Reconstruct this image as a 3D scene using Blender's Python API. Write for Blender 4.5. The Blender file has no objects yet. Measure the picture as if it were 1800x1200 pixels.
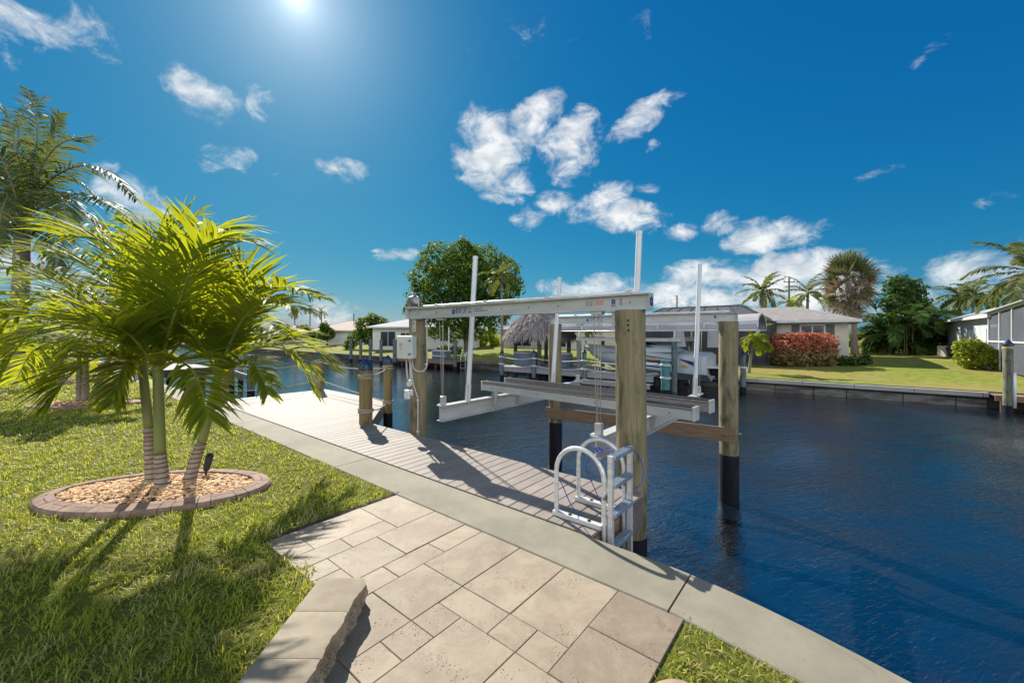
import bpy, math, random
import numpy as np
from mathutils import Vector, Matrix
R = math.radians
sc = bpy.context.scene
COL = sc.collection

# ------------------------------------------------------------------ camera, sky, sun, exposure
CAM_H = 1.75
F = 700.0                      # focal length in photo pixels (photo 1800 px wide)
HOR = 588.0                    # horizon row in the photo
cam = bpy.data.cameras.new('camera')
cam.sensor_width = 36.0
cam.lens = F / 1800.0 * 36.0
cam.shift_y = (HOR - 600.0) / 1800.0
cam.clip_start = 0.05
cam.clip_end = 3000.0
camo = bpy.data.objects.new('camera', cam)
COL.objects.link(camo)
camo.location = (0, 0, CAM_H)
camo.rotation_euler = (R(90), 0, 0)
sc.camera = camo

sc.view_settings.view_transform = 'Standard'
sc.view_settings.look = 'None'
sc.view_settings.gamma = 1.0
sc.view_settings.exposure = 0.9
sc.cycles.use_denoising = True
sc.cycles.max_bounces = 8
sc.cycles.transparent_max_bounces = 16
sc.cycles.sample_clamp_indirect = 6.0
sc.cycles.caustics_reflective = False
sc.cycles.caustics_refractive = False

SUN_DIR = Vector(((520 - 900) / F, 1.0, (HOR + 6) / F)).normalized()
SUN_EL = math.asin(SUN_DIR.z)
SUN_AZ = math.atan2(SUN_DIR.x, SUN_DIR.y)      # from +Y towards +X
sun = bpy.data.lights.new('sun', 'SUN')
sun.energy = 4.8
sun.angle = R(0.5)
sun.color = (1.0, 0.93, 0.82)
suno = bpy.data.objects.new('sun', sun)
COL.objects.link(suno)
suno.rotation_euler = (-SUN_DIR).to_track_quat('-Z', 'Y').to_euler()
suno.location = (-20, 40, 40)

world = bpy.data.worlds.new('World')
sc.world = world
world.use_nodes = True
WN = world.node_tree.nodes
WL = world.node_tree.links
WN.clear()

def wn(kind, **kw):
    n = WN.new(kind)
    for k, v in kw.items():
        setattr(n, k, v)
    return n

def wmath(op, a, b=None, c=None, clamp=False):
    n = wn('ShaderNodeMath', operation=op, use_clamp=clamp)
    for i, v in enumerate((a, b, c)):
        if v is None:
            continue
        if isinstance(v, (int, float)):
            n.inputs[i].default_value = v
        else:
            WL.new(v, n.inputs[i])
    return n.outputs[0]

def build_world():
    sky = wn('ShaderNodeTexSky', sky_type='NISHITA', sun_disc=False)
    sky.sun_elevation = SUN_EL
    sky.sun_rotation = SUN_AZ
    sky.altitude = 0
    sky.air_density = 1.0
    sky.dust_density = 0.3
    sky.ozone_density = 3.0
    hs = wn('ShaderNodeHueSaturation')
    hs.inputs['Saturation'].default_value = 1.22
    hs.inputs['Hue'].default_value = 0.488
    hs.inputs['Value'].default_value = 0.92
    WL.new(sky.outputs[0], hs.inputs['Color'])
    # the photo's deep, tone-mapped blue: each channel of the sky on its own curve
    sp = wn('ShaderNodeSeparateColor'); WL.new(hs.outputs[0], sp.inputs[0])
    skc = wn('ShaderNodeCombineColor')
    for i, (k, p) in enumerate(((0.1672, 1.55), (0.2462, .70), (0.3044, .36))):
        WL.new(wmath('MULTIPLY', wmath('POWER', wmath('MULTIPLY', sp.outputs[i], .1), p), 10 * k), skc.inputs[i])
    tc = wn('ShaderNodeTexCoord')
    nrm = wn('ShaderNodeVectorMath', operation='NORMALIZE')
    WL.new(tc.outputs['Generated'], nrm.inputs[0])
    d = nrm.outputs[0]
    sep = wn('ShaderNodeSeparateXYZ')
    WL.new(d, sep.inputs[0])
    az = wmath('ARCTAN2', sep.outputs[0], sep.outputs[1])
    el = wmath('ARCSINE', sep.outputs[2])
    ae = wn('ShaderNodeCombineXYZ')
    WL.new(az, ae.inputs[0]); WL.new(el, ae.inputs[1])
    # aureole: forward scattering round the sun, strongest in the last few degrees
    dot = wn('ShaderNodeVectorMath', operation='DOT_PRODUCT')
    WL.new(d, dot.inputs[0]); dot.inputs[1].default_value = SUN_DIR
    ang = wmath('ARCCOSINE', wmath('MINIMUM', dot.outputs['Value'], 0.999999))
    g1 = wmath('MULTIPLY', wmath('EXPONENT', wmath('MULTIPLY', ang, -1 / R(1.2))), 4.0)
    g2 = wmath('MULTIPLY', wmath('EXPONENT', wmath('MULTIPLY', ang, -1 / R(4.8))), 3.0)
    glow = wmath('ADD', g1, g2)
    gcol = wn('ShaderNodeVectorMath', operation='SCALE')
    gcol.inputs[0].default_value = (0.93, 0.96, 1.0)
    WL.new(glow, gcol.inputs['Scale'])
    add = wn('ShaderNodeVectorMath', operation='ADD')
    WL.new(skc.outputs[0], add.inputs[0]); WL.new(gcol.outputs[0], add.inputs[1])
    # clouds: ellipses of az/el broken up by noise, each where the photo shows one
    blobs = [  # px, py, rx, ry, tilt (deg, counter-clockwise), strength
        (60, 30, 150, 75, -5, .8), (20, 75, 90, 50, 0, .65), (140, 30, 70, 40, -20, .7), (165, 95, 40, 20, 0, .35),
        (325, 150, 70, 34, -22, .62), (395, 178, 80, 34, -12, .68), (470, 188, 60, 24, -10, .5), (360, 185, 120, 50, -12, .3),
        (400, 283, 48, 28, 10, .7), (375, 262, 40, 12, 0, .4), (603, 293, 52, 26, 6, .9), (470, 300, 60, 20, 0, .25),
        (225, 345, 90, 44, -25, 1.), (280, 372, 60, 26, -10, .9), (695, 452, 44, 15, 6, .85),
        (862, 272, 64, 84, -12, 1.3), (935, 212, 70, 36, 38, 1.3), (895, 325, 46, 30, -10, 1.),
        (1003, 242, 62, 50, 10, 1.3), (1003, 292, 50, 42, 20, 1.05), (1130, 212, 84, 26, 22, 1.2), (1035, 190, 40, 20, 40, .4),
        (1152, 262, 24, 16, 0, .6), (965, 367, 66, 28, 14, .9), (1050, 355, 60, 30, 25, 1.1), (1095, 378, 84, 32, -12, 1.35),
        (1140, 325, 40, 14, 0, .4), (1195, 407, 30, 19, 0, .85), (1265, 388, 42, 24, 8, .95), (1340, 385, 80, 14, -6, .4),
        (1030, 503, 85, 22, 4, 1.2), (1150, 520, 95, 30, 0, 1.15), (1350, 413, 95, 30, 4, 1.3), (1440, 385, 60, 14, 0, .3),
        (1250, 482, 110, 32, 5, 1.1), (1375, 480, 130, 42, 12, 1.35), (1240, 525, 150, 34, 0, 1.2), (1460, 520, 120, 60, 8, 1.2),
        (1700, 485, 80, 55, 10, 1.0), (1770, 480, 80, 55, 0, 1.0), (1600, 520, 110, 60, 0, .7),
        (1638, 82, 52, 24, 24, .7), (1540, 306, 56, 14, 0, .45), (1745, 345, 60, 20, 10, .35), (1790, 405, 50, 14, 5, .4), (1775, 340, 30, 14, 0, .35),
        (20, 470, 90, 60, 0, .9), (545, 545, 90, 28, 0, .85), (600, 548, 44, 22, 0, .9), (150, 480, 90, 50, 0, .6),
        (930, 60, 170, 60, 8, .33), (1120, 60, 60, 100, 0, .3), (230, 60, 60, 30, 0, .3), (120, 200, 120, 40, 0, .25),
        # outside the frame: behind the camera and overhead
        (2500, 300, 300, 90, 0, .9), (-700, 250, 300, 90, 0, .9)]
    dens = None
    wob = wn('ShaderNodeTexNoise'); wob.inputs['Scale'].default_value = 9.0; wob.inputs['Detail'].default_value = 3.0
    WL.new(d, wob.inputs['Vector'])
    wv = wn('ShaderNodeVectorMath', operation='SUBTRACT'); WL.new(wob.outputs['Color'], wv.inputs[0]); wv.inputs[1].default_value = (.5, .5, .5)
    ws = wn('ShaderNodeVectorMath', operation='SCALE'); WL.new(wv.outputs[0], ws.inputs[0]); ws.inputs['Scale'].default_value = 0.065
    wa = wn('ShaderNodeVectorMath', operation='ADD'); WL.new(ae.outputs[0], wa.inputs[0]); WL.new(ws.outputs[0], wa.inputs[1])
    flat = wn('ShaderNodeVectorMath', operation='MULTIPLY'); WL.new(wa.outputs[0], flat.inputs[0]); flat.inputs[1].default_value = (1, 1, 0)
    for px, py, rx, ry, tilt, st in blobs:
        v = Vector(((px - 900) / F, 1, (HOR - py) / F)).normalized()
        a, e = math.atan2(v.x, v.y), math.asin(v.z)
        v2 = Vector(((px + rx * .5 - 900) / F, 1, (HOR - py) / F)).normalized()
        ra = max(0.004, 2 * (math.atan2(v2.x, v2.y) - a))
        v3 = Vector(((px - 900) / F, 1, (HOR - py + ry * .5) / F)).normalized()
        rb = max(0.004, 2 * abs(math.asin(v3.z) - e))
        mp = wn('ShaderNodeMapping', vector_type='TEXTURE')
        mp.inputs['Location'].default_value = (a, e, 0)
        mp.inputs['Rotation'].default_value = (0, 0, R(tilt))
        mp.inputs['Scale'].default_value = (ra * 1.18, rb * 1.18, 1)
        WL.new(flat.outputs[0], mp.inputs['Vector'])
        gr = wn('ShaderNodeTexGradient', gradient_type='SPHERICAL')
        WL.new(mp.outputs[0], gr.inputs[0])
        g = wmath('MULTIPLY', wmath('POWER', gr.outputs['Fac'], 0.6), st)
        dens = g if dens is None else wmath('MAXIMUM', dens, g)
    st = wn('ShaderNodeVectorMath', operation='MULTIPLY'); WL.new(d, st.inputs[0]); st.inputs[1].default_value = (1, 1, 1.5)
    fb = wn('ShaderNodeTexNoise'); fb.inputs['Scale'].default_value = 15.0; fb.inputs['Detail'].default_value = 9.0
    fb.inputs['Roughness'].default_value = 0.66; fb.inputs['Distortion'].default_value = 0.5
    WL.new(st.outputs[0], fb.inputs['Vector'])
    nz = wmath('MULTIPLY', wmath('SUBTRACT', fb.outputs['Fac'], 0.5), 2.5)
    # unseen cloud banks added behind the camera as a white fill light
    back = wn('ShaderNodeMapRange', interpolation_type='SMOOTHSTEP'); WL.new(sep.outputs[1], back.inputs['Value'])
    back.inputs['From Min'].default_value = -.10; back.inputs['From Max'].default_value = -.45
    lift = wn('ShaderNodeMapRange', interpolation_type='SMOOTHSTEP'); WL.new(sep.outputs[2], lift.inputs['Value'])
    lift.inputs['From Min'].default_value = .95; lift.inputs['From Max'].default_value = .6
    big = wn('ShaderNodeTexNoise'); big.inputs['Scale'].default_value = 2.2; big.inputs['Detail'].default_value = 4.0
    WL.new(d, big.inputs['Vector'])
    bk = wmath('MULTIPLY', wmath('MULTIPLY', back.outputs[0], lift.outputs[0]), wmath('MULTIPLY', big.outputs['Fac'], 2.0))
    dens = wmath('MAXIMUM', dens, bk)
    raw = wmath('SUBTRACT', wmath('ADD', dens, wmath('MULTIPLY', nz, wmath('MINIMUM', wmath('MULTIPLY', dens, 3.0), 1.0))), 0.30)
    den = wn('ShaderNodeMapRange', interpolation_type='SMOOTHSTEP')
    WL.new(raw, den.inputs['Value'])
    den.inputs['From Min'].default_value = 0.0; den.inputs['From Max'].default_value = 0.95
    # grey bellies: thick, low parts of a cloud are duller than its rims
    fb2 = wn('ShaderNodeTexNoise'); fb2.inputs['Scale'].default_value = 22.0; fb2.inputs['Detail'].default_value = 5.0
    off = wn('ShaderNodeVectorMath', operation='ADD'); WL.new(st.outputs[0], off.inputs[0]); off.inputs[1].default_value = (.01, 0, .022)
    WL.new(off.outputs[0], fb2.inputs['Vector'])
    shade = wn('ShaderNodeMapRange'); WL.new(fb2.outputs['Fac'], shade.inputs['Value'])
    shade.inputs['From Min'].default_value = 0.3; shade.inputs['From Max'].default_value = 0.62
    cr = wn('ShaderNodeMix', data_type='RGBA')
    cr.inputs['A'].default_value = (3.1, 3.4, 3.8, 1); cr.inputs['B'].default_value = (5.2, 5.3, 5.3, 1)
    WL.new(shade.outputs[0], cr.inputs['Factor'])
    # the added clouds behind the camera are brightened to lift the shaded sides
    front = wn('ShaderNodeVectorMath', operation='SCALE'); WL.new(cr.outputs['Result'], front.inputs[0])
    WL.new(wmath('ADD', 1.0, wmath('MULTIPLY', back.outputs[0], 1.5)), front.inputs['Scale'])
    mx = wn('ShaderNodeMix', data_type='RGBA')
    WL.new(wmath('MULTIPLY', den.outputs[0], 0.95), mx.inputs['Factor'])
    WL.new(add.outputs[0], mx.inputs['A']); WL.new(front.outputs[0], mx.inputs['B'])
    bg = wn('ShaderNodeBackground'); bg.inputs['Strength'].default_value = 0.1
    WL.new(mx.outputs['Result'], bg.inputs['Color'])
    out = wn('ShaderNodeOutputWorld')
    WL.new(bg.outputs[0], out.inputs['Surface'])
build_world()

# ------------------------------------------------------------------ frames and photo geometry
U = Vector((.773, -.634, 0)).normalized()      # along our seawall, towards the camera's right
N = Vector((-U.y, U.x, 0))                     # across the canal
O = Vector((0, 4.03, 0))
Z = Vector((0, 0, 1))
WATER_Z = -1.8
UROT = math.atan2(U.y, U.x)

def W(s, t, z=0.0):
    v = O + U * s + N * t
    return Vector((v.x, v.y, z))

def st_of(p):
    d = Vector((p[0] - O.x, p[1] - O.y, 0))
    return d.dot(U), d.dot(N)

def P(px, py, Y):                              # point on a photo ray at depth Y
    return Vector(((px - 900) / F * Y, Y, CAM_H + (HOR - py) / F * Y))

def G(px, py, z=0.0):                          # photo pixel on a level plane
    Y = (CAM_H - z) * F / (py - HOR)
    return Vector(((px - 900) / F * Y, Y, z))

def Zat(py, Y):
    return CAM_H + (HOR - py) / F * Y

BANK_T = 26.5
def far_z(t):
    k = min(max((t - BANK_T) / 14.0, 0), 1)
    return -1.05 + .75 * k

def FG(px, py):                                # photo pixel on the far lawn
    Y = 15.0
    while Y < 400:
        z = Zat(py, Y)
        x = (px - 900) / F * Y
        s, t = st_of((x, Y))
        if t > BANK_T and z <= far_z(t):
            return Vector((x, Y, far_z(t)))
        Y += .05
    return Vector(((px - 900) / F * 400, 400, -.3))

def TX(px, t, z=0.0):                          # point of column px on the line at offset t
    k = (px - 900) / F
    Y = (t + O.y * N.y) / (N.x * k + N.y)
    return Vector((k * Y, Y, z))

# ------------------------------------------------------------------ materials
class NT:
    def __init__(self, name):
        self.m = bpy.data.materials.new(name); self.m.use_nodes = True
        self.n = self.m.node_tree.nodes; self.l = self.m.node_tree.links
        self.bs = self.n['Principled BSDF']; self.out = self.n['Material Output']
    def new(self, k, **kw):
        x = self.n.new(k)
        for a, v in kw.items(): setattr(x, a, v)
        return x
    def put(self, sock, v):
        if isinstance(v, bpy.types.NodeSocket): self.l.new(v, sock)
        else: sock.default_value = v
    def math(self, op, a, b=0.0, clamp=False):
        x = self.new('ShaderNodeMath', operation=op, use_clamp=clamp)
        self.put(x.inputs[0], a); self.put(x.inputs[1], b); return x.outputs[0]
    def coord(self, scale=(1, 1, 1), kind='Object', rot=(0, 0, 0)):
        tc = self.new('ShaderNodeTexCoord'); mp = self.new('ShaderNodeMapping')
        mp.inputs['Scale'].default_value = scale; mp.inputs['Rotation'].default_value = rot
        self.l.new(tc.outputs[kind], mp.inputs[0]); return mp.outputs[0]
    def noise(self, co, scale, detail=4, rough=.6, dist=0):
        x = self.new('ShaderNodeTexNoise'); x.inputs['Scale'].default_value = scale
        x.inputs['Detail'].default_value = detail; x.inputs['Roughness'].default_value = rough; x.inputs['Distortion'].default_value = dist
        self.l.new(co, x.inputs['Vector']); return x.outputs['Fac']
    def ramp(self, fac, lo, hi, a=0., b=1.):
        x = self.new('ShaderNodeMapRange', interpolation_type='SMOOTHSTEP')
        self.put(x.inputs[0], fac); x.inputs[1].default_value = lo; x.inputs[2].default_value = hi
        x.inputs[3].default_value = a; x.inputs[4].default_value = b; return x.outputs[0]
    def mix(self, f, a, b, mode='MIX'):
        x = self.new('ShaderNodeMix', data_type='RGBA', blend_type=mode)
        self.put(x.inputs['Factor'], f)
        for s, v in ((x.inputs['A'], a), (x.inputs['B'], b)):
            if isinstance(v, bpy.types.NodeSocket): self.l.new(v, s)
            else: s.default_value = tuple(v) + (1,) if len(v) == 3 else v
        return x.outputs['Result']
    def island(self):
        return self.new('ShaderNodeNewGeometry').outputs['Random Per Island']
    def bump(self, h, strength, dist=.01):
        x = self.new('ShaderNodeBump'); x.inputs['Strength'].default_value = strength; x.inputs['Distance'].default_value = dist
        self.l.new(h, x.inputs['Height']); self.l.new(x.outputs[0], self.bs.inputs['Normal'])
    def base(self, c): self.put(self.bs.inputs['Base Color'], c if isinstance(c, bpy.types.NodeSocket) else tuple(c) + (1,))
    def rough(self, r): self.put(self.bs.inputs['Roughness'], r)

def simple(name, c1, c2=None, scale=(3, 3, 3), rough=.6, bump=0., metal=0., island=0., spec=.5, detail=5, lo=.35, hi=.65):
    t = NT(name)
    c2 = c2 or tuple(min(1, x * .8) for x in c1)
    co = t.coord(scale)
    f = t.noise(co, 1.0, detail)
    c = t.mix(t.ramp(f, lo, hi), c1, c2)
    if island:
        k = t.math('ADD', t.math('MULTIPLY', t.island(), 2 * island), 1 - island)
        sc_ = t.new('ShaderNodeVectorMath', operation='SCALE'); t.l.new(c, sc_.inputs[0]); t.l.new(k, sc_.inputs['Scale']); c = sc_.outputs[0]
    t.base(c); t.rough(rough); t.bs.inputs['Metallic'].default_value = metal
    t.bs.inputs['Specular IOR Level'].default_value = spec
    if bump:
        t.bump(t.noise(co, 3.0, 6), bump)
    return t.m

def leaf_mat(name, c1, c2, trans=(.3, .4, .03), tfac=.4, rough=.45, spec=.4, big=None):
    t = NT(name)
    c = t.mix(t.island(), c1, c2)
    if 'leaflet' in name: c = t.mix(t.ramp(t.island(), .93, .95), c, (.26, .17, .06))
    if big:
        c = t.mix(t.ramp(t.noise(t.coord(), big[0], 2), .42, .62), c, big[1])
    t.base(c); t.rough(rough); t.bs.inputs['Specular IOR Level'].default_value = spec
    tr = t.new('ShaderNodeBsdfTranslucent')
    t.l.new(t.mix(t.island(), trans, tuple(x * .65 for x in trans)), tr.inputs['Color'])
    mx = t.new('ShaderNodeMixShader'); mx.inputs[0].default_value = tfac
    t.l.new(t.bs.outputs[0], mx.inputs[1]); t.l.new(tr.outputs[0], mx.inputs[2]); t.l.new(mx.outputs[0], t.out.inputs['Surface'])
    return t.m

MT = {}
def mats():
    MT['white_metal'] = simple('white painted aluminium', (0.468, 0.468, 0.450), (0.396, 0.396, 0.383), (2, 2, 9), .4, .03)
    MT['aluminium'] = simple('brushed aluminium', (.74, .73, .71), (.58, .575, .565), (3, 3, 25), .38, .03, metal=.35)
    MT['rung'] = simple('blue grey aluminium tread', (.30, .36, .43), (.22, .27, .33), (9, 9, 9), .4, .03, metal=.4)
    MT['bolt'] = simple('zinc bolt', (.3, .3, .3), (.2, .2, .2), (9, 9, 9), .4, 0, metal=.7)
    MT['pvc'] = simple('white plastic pipe', (.70, .71, .73), (.62, .64, .67), (3, 3, 2), .35, .01)
    MT['black'] = simple('black pile wrap', (.007, .008, .014), (.013, .014, .020), (6, 6, 3), .6, .1, spec=.15)
    MT['cap'] = simple('dark blue cone cap', (.010, .030, .075), (.014, .04, .09), (6, 6, 6), .3, .02)
    MT['rope'] = simple('tan rope', (.46, .38, .29), (.30, .24, .18), (60, 60, 60), .9, .3)
    MT['cable'] = simple('steel cable', (.42, .37, .30), (.3, .26, .22), (60, 60, 60), .6)
    MT['blue_rope'] = simple('blue cord', (.02, .05, .38), (.02, .04, .3), (60, 60, 60), .7)
    MT['ink'] = simple('dark blue print', (.012, .03, .20), (.014, .035, .22), (9, 9, 9), .5)
    MT['paper'] = simple('pale paper label', (.6, .6, .58), (.5, .5, .5), (60, 9, 9), .7)
    MT['grey_label'] = simple('grey printed label', (.42, .44, .47), (.5, .5, .52), (90, 90, 60), .6)
    MT['pink_label'] = simple('pink printed label', (.62, .50, .47), (.55, .5, .47), (90, 90, 60), .6)
    MT['red'] = simple('red print', (.4, .06, .05), None, (9, 9, 9), .6)
    MT['yellow'] = simple('yellow print', (.55, .38, .05), None, (9, 9, 9), .6)
    MT['motor'] = simple('grey motor casing', (.19, .20, .22), (.14, .15, .17), (12, 12, 12), .4, .05, metal=.2)
    MT['box'] = simple('light grey plastic box', (.58, .60, .57), (.52, .54, .52), (4, 4, 4), .45, .02)
    MT['conduit'] = simple('grey conduit', (.50, .50, .49), (.42, .42, .42), (4, 4, 20), .5)
    MT['composite'] = simple('grey brown composite plank', (.165, .135, .115), (.11, .09, .08), (14, 14, 14), .6, .06)
    MT['bunk_pad'] = simple('grey brown bunk board', (.30, .265, .24), (.22, .195, .175), (3, 30, 30), .6, .05)
    # deck boards: grain along the board, each board a little different
    t = NT('composite deck boards')
    co = t.coord((1, 1, 1), rot=(0, 0, -UROT))
    st = t.new('ShaderNodeMapping'); st.inputs['Scale'].default_value = (60, 3, 1); t.l.new(co, st.inputs[0])
    g = t.noise(st.outputs[0], 1.0, 6)
    c = t.mix(t.ramp(g, .3, .7), (.262, .232, .204), (.178, .155, .136))
    c = t.mix(t.ramp(t.noise(co, 1.7, 5), .45, .75), c, (.275, .23, .20))
    k = t.math('ADD', t.math('MULTIPLY', t.island(), .22), .89)
    v = t.new('ShaderNodeVectorMath', operation='SCALE'); t.l.new(c, v.inputs[0]); t.l.new(k, v.inputs['Scale'])
    t.base(v.outputs[0]); t.rough(.65); t.bs.inputs['Specular IOR Level'].default_value = .25; t.bump(g, .25, .004); MT['deck'] = t.m
    # treated pine piling: vertical streaks, greenish, with darker damp blotches and knots
    for nm, a, b, d in (('pile', (.27, .218, .122), (.15, .128, .070), (.055, .058, .034)), ('pile_green', (.19, .19, .115), (.12, .13, .08), (.05, .06, .045)),
                        ('post', (.27, .20, .085), (.18, .125, .055), (.09, .065, .03)), ('far_pile', (.13, .17, .17), (.09, .12, .12), (.04, .05, .05))):
        t = NT('treated pine ' + nm)
        co = t.coord((1, 1, 1)); sx = t.new('ShaderNodeMapping'); sx.inputs['Scale'].default_value = (30, 30, 1.6); t.l.new(co, sx.inputs[0])
        g = t.noise(sx.outputs[0], 1.0, 7, .65, .6)
        sy = t.new('ShaderNodeMapping'); sy.inputs['Scale'].default_value = (5, 5, 2.0); t.l.new(co, sy.inputs[0])
        bl = t.noise(sy.outputs[0], 1.0, 6, .6, .5)
        c = t.mix(t.ramp(g, .3, .7), a, b)
        c = t.mix(t.ramp(bl, .46, .66, 0, .9), c, d)
        t.base(c); t.rough(.8); t.bump(g, .5, .01); MT[nm] = t.m
    # plain lumber
    MT['lumber'] = simple('weathered lumber', (.27, .17, .10), (.17, .105, .065), (3, 3, 40), .8, .2)
    MT['dark_lumber'] = simple('dark wet lumber', (.06, .045, .035), (.03, .025, .02), (5, 5, 40), .7, .2)
    MT['grey_lumber'] = simple('grey dock lumber', (.34, .33, .33), (.24, .235, .24), (3, 3, 30), .8, .2, island=.12)
    # concrete
    t = NT('seawall cap concrete')
    co = t.coord()
    f1 = t.noise(co, 1.3, 6, .65); f2 = t.noise(co, 60, 4); f3 = t.noise(co, 5, 6, .7)
    c = t.mix(t.ramp(f1, .35, .68), (.25, .228, .165), (.175, .162, .120))
    c = t.mix(t.ramp(f3, .55, .78, 0, .55), c, (.155, .145, .112))
    c = t.mix(t.ramp(f2, .62, .75, 0, .35), c, (.115, .105, .08))
    c = t.mix(t.ramp(t.noise(co, 2.1, 8, .75, 1.5), .60, .68, 0, .5), c, (.12, .115, .095))
    c = t.mix(t.ramp(t.noise(co, 26, 2, .5), .70, .74, 0, .7), c, (.09, .085, .07))
    t.base(c); t.rough(.85); t.bump(f2, .25, .003); MT['concrete'] = t.m
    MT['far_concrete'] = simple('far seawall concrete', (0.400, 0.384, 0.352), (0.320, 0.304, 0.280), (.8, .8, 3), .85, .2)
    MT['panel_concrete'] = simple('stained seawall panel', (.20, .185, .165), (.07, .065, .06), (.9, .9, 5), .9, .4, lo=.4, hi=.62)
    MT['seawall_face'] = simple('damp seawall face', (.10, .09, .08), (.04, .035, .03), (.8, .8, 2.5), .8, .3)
    # travertine
    t = NT('travertine pavers')
    co0 = t.coord(); off = t.new('ShaderNodeVectorMath', operation='SCALE'); off.inputs[0].default_value = (37., 53., 11.); t.l.new(t.island(), off.inputs['Scale'])
    ad = t.new('ShaderNodeVectorMath', operation='ADD'); t.l.new(co0, ad.inputs[0]); t.l.new(off.outputs[0], ad.inputs[1]); co = ad.outputs[0]
    f1 = t.noise(co, 3.2, 8, .7, .8); f2 = t.noise(co, 16, 7, .75); f3 = t.noise(co, 90, 3, .6)
    c = t.mix(t.ramp(f1, .34, .66), (.285, .230, .158), (.20, .158, .108))
    c = t.mix(t.ramp(t.noise(co, 1.1, 5, .7, 1.2), .47, .68, 0, .65), c, (.185, .132, .088))
    c = t.mix(t.ramp(f2, .50, .70, 0, .5), c, (.272, .23, .17))
    c = t.mix(t.ramp(f3, .58, .72, 0, .35), c, (.135, .10, .07))
    vor = t.new('ShaderNodeTexVoronoi'); vor.inputs['Scale'].default_value = 62; vor.inputs['Randomness'].default_value = 1; t.l.new(co, vor.inputs['Vector'])
    pit = t.math('MULTIPLY', t.ramp(vor.outputs['Distance'], .12, .30, 1, 0), t.ramp(t.noise(co, 4.6, 5, .7), .54, .60))
    c = t.mix(t.math('MULTIPLY', pit, .95), c, (.06, .035, .022))
    k = t.math('ADD', t.math('MULTIPLY', t.island(), .26), .87)
    v = t.new('ShaderNodeVectorMath', operation='SCALE'); t.l.new(c, v.inputs[0]); t.l.new(k, v.inputs['Scale'])
    t.base(v.outputs[0]); t.rough(.7); t.bump(t.math('SUBTRACT', t.math('ADD', f2, t.math('MULTIPLY', f3, .6)), t.math('MULTIPLY', pit, 3.)), .45, .005); MT['travertine'] = t.m
    MT['grout'] = simple('sandy joint', (.14, .11, .08), (.07, .055, .04), (30, 30, 30), .95, .3)
    t = NT('rough chiselled stone')
    co = t.coord(); f1 = t.noise(co, 7, 7, .7)
    c = t.mix(t.ramp(f1, .35, .65), (.46, .37, .26), (.25, .18, .11))
    t.base(c); t.rough(.9); t.bump(f1, 1.0, .04); MT['rough_stone'] = t.m
    MT['cap_stone'] = simple('honed limestone cap', (.315, .262, .180), (.205, .165, .112), (4, 4, 4), .8, .3, island=.12, lo=.3, hi=.72)
    MT['curb'] = simple('rose tan curb brick', (.265, .172, .128), (.19, .122, .094), (14, 14, 14), .85, .25, island=.16)
    MT['pebble'] = simple('orange tan pebble', (.68, .45, .25), (.50, .29, .14), (9, 9, 9), .75, .1, island=.34)
    MT['rock'] = simple('brown rock', (.32, .22, .16), (.22, .15, .11), (7, 7, 7), .9, .6)
    MT['soil'] = simple('dark soil', (.055, .04, .028), (.03, .022, .016), (25, 25, 25), .95, .6)
    # lawns
    t = NT('near lawn soil and thatch')
    co = t.coord(); f = t.noise(co, 1.1, 5); f2 = t.noise(co, 26, 6, .7)
    c = t.mix(t.ramp(f2, .35, .65), (.16, .18, .03), (.10, .11, .02))
    c = t.mix(t.ramp(f, .55, .75, 0, .6), c, (.17, .135, .06))
    t.base(c); t.rough(.95); t.bump(f2, 1., .04); t.bs.inputs['Specular IOR Level'].default_value = .1; MT['lawn'] = t.m
    t = NT('far lawn')
    co = t.coord(); f = t.noise(co, .16, 5); f2 = t.noise(co, 2.6, 7, .75); f3 = t.noise(co, 14, 4, .7)
    c = t.mix(t.ramp(f2, .36, .64), (.245, .265, .042), (.12, .155, .026))
    c = t.mix(t.ramp(f, .46, .64, 0, .75), c, (.27, .21, .075))
    c = t.mix(t.ramp(f3, .48, .7, 0, .4), c, (.12, .155, .03))
    t.base(c); t.rough(.95); t.bump(f2, .6, .08); t.bs.inputs['Specular IOR Level'].default_value = .1; MT['far_lawn'] = t.m
    # grass blades
    t = NT('grass blades')
    co = t.coord()
    c = t.mix(t.island(), (.18, .245, .022), (.39, .395, .045))
    dry = t.math('MULTIPLY', t.ramp(t.noise(co, 2.2, 6, .7), .44, .64), t.ramp(t.island(), .2, .55))
    c = t.mix(dry, c, (.50, .40, .21))
    t.base(c); t.rough(.5); t.bs.inputs['Specular IOR Level'].default_value = .25
    tr = t.new('ShaderNodeBsdfTranslucent'); t.l.new(t.mix(t.island(), (.42, .49, .035), (.68, .62, .08)), tr.inputs['Color'])
    mx = t.new('ShaderNodeMixShader'); mx.inputs[0].default_value = .45
    t.l.new(t.bs.outputs[0], mx.inputs[1]); t.l.new(tr.outputs[0], mx.inputs[2]); t.l.new(mx.outputs[0], t.out.inputs['Surface']); MT['grass'] = t.m
    # water
    t = NT('canal water')
    co = t.coord((1, 1, 1), rot=(0, 0, R(-24)))
    w1 = t.new('ShaderNodeMapping'); w1.inputs['Scale'].default_value = (.7, 1.9, 1); t.l.new(co, w1.inputs[0])
    n1 = t.noise(w1.outputs[0], 1.1, 2, .5, .5)
    w2 = t.new('ShaderNodeMapping'); w2.inputs['Scale'].default_value = (1.0, 2.6, 1); t.l.new(co, w2.inputs[0])
    n2 = t.noise(w2.outputs[0], 4.6, 3, .55, 1.0)
    n3 = t.noise(w2.outputs[0], 13., 2, .5, .6)
    gust = t.ramp(t.noise(co, .22, 2), .38, .62, .55, 1.25)
    h = t.math('ADD', t.math('MULTIPLY', n1, .8), t.math('MULTIPLY', gust, t.math('ADD', t.math('MULTIPLY', n2, .62), t.math('MULTIPLY', n3, .13))))
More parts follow.
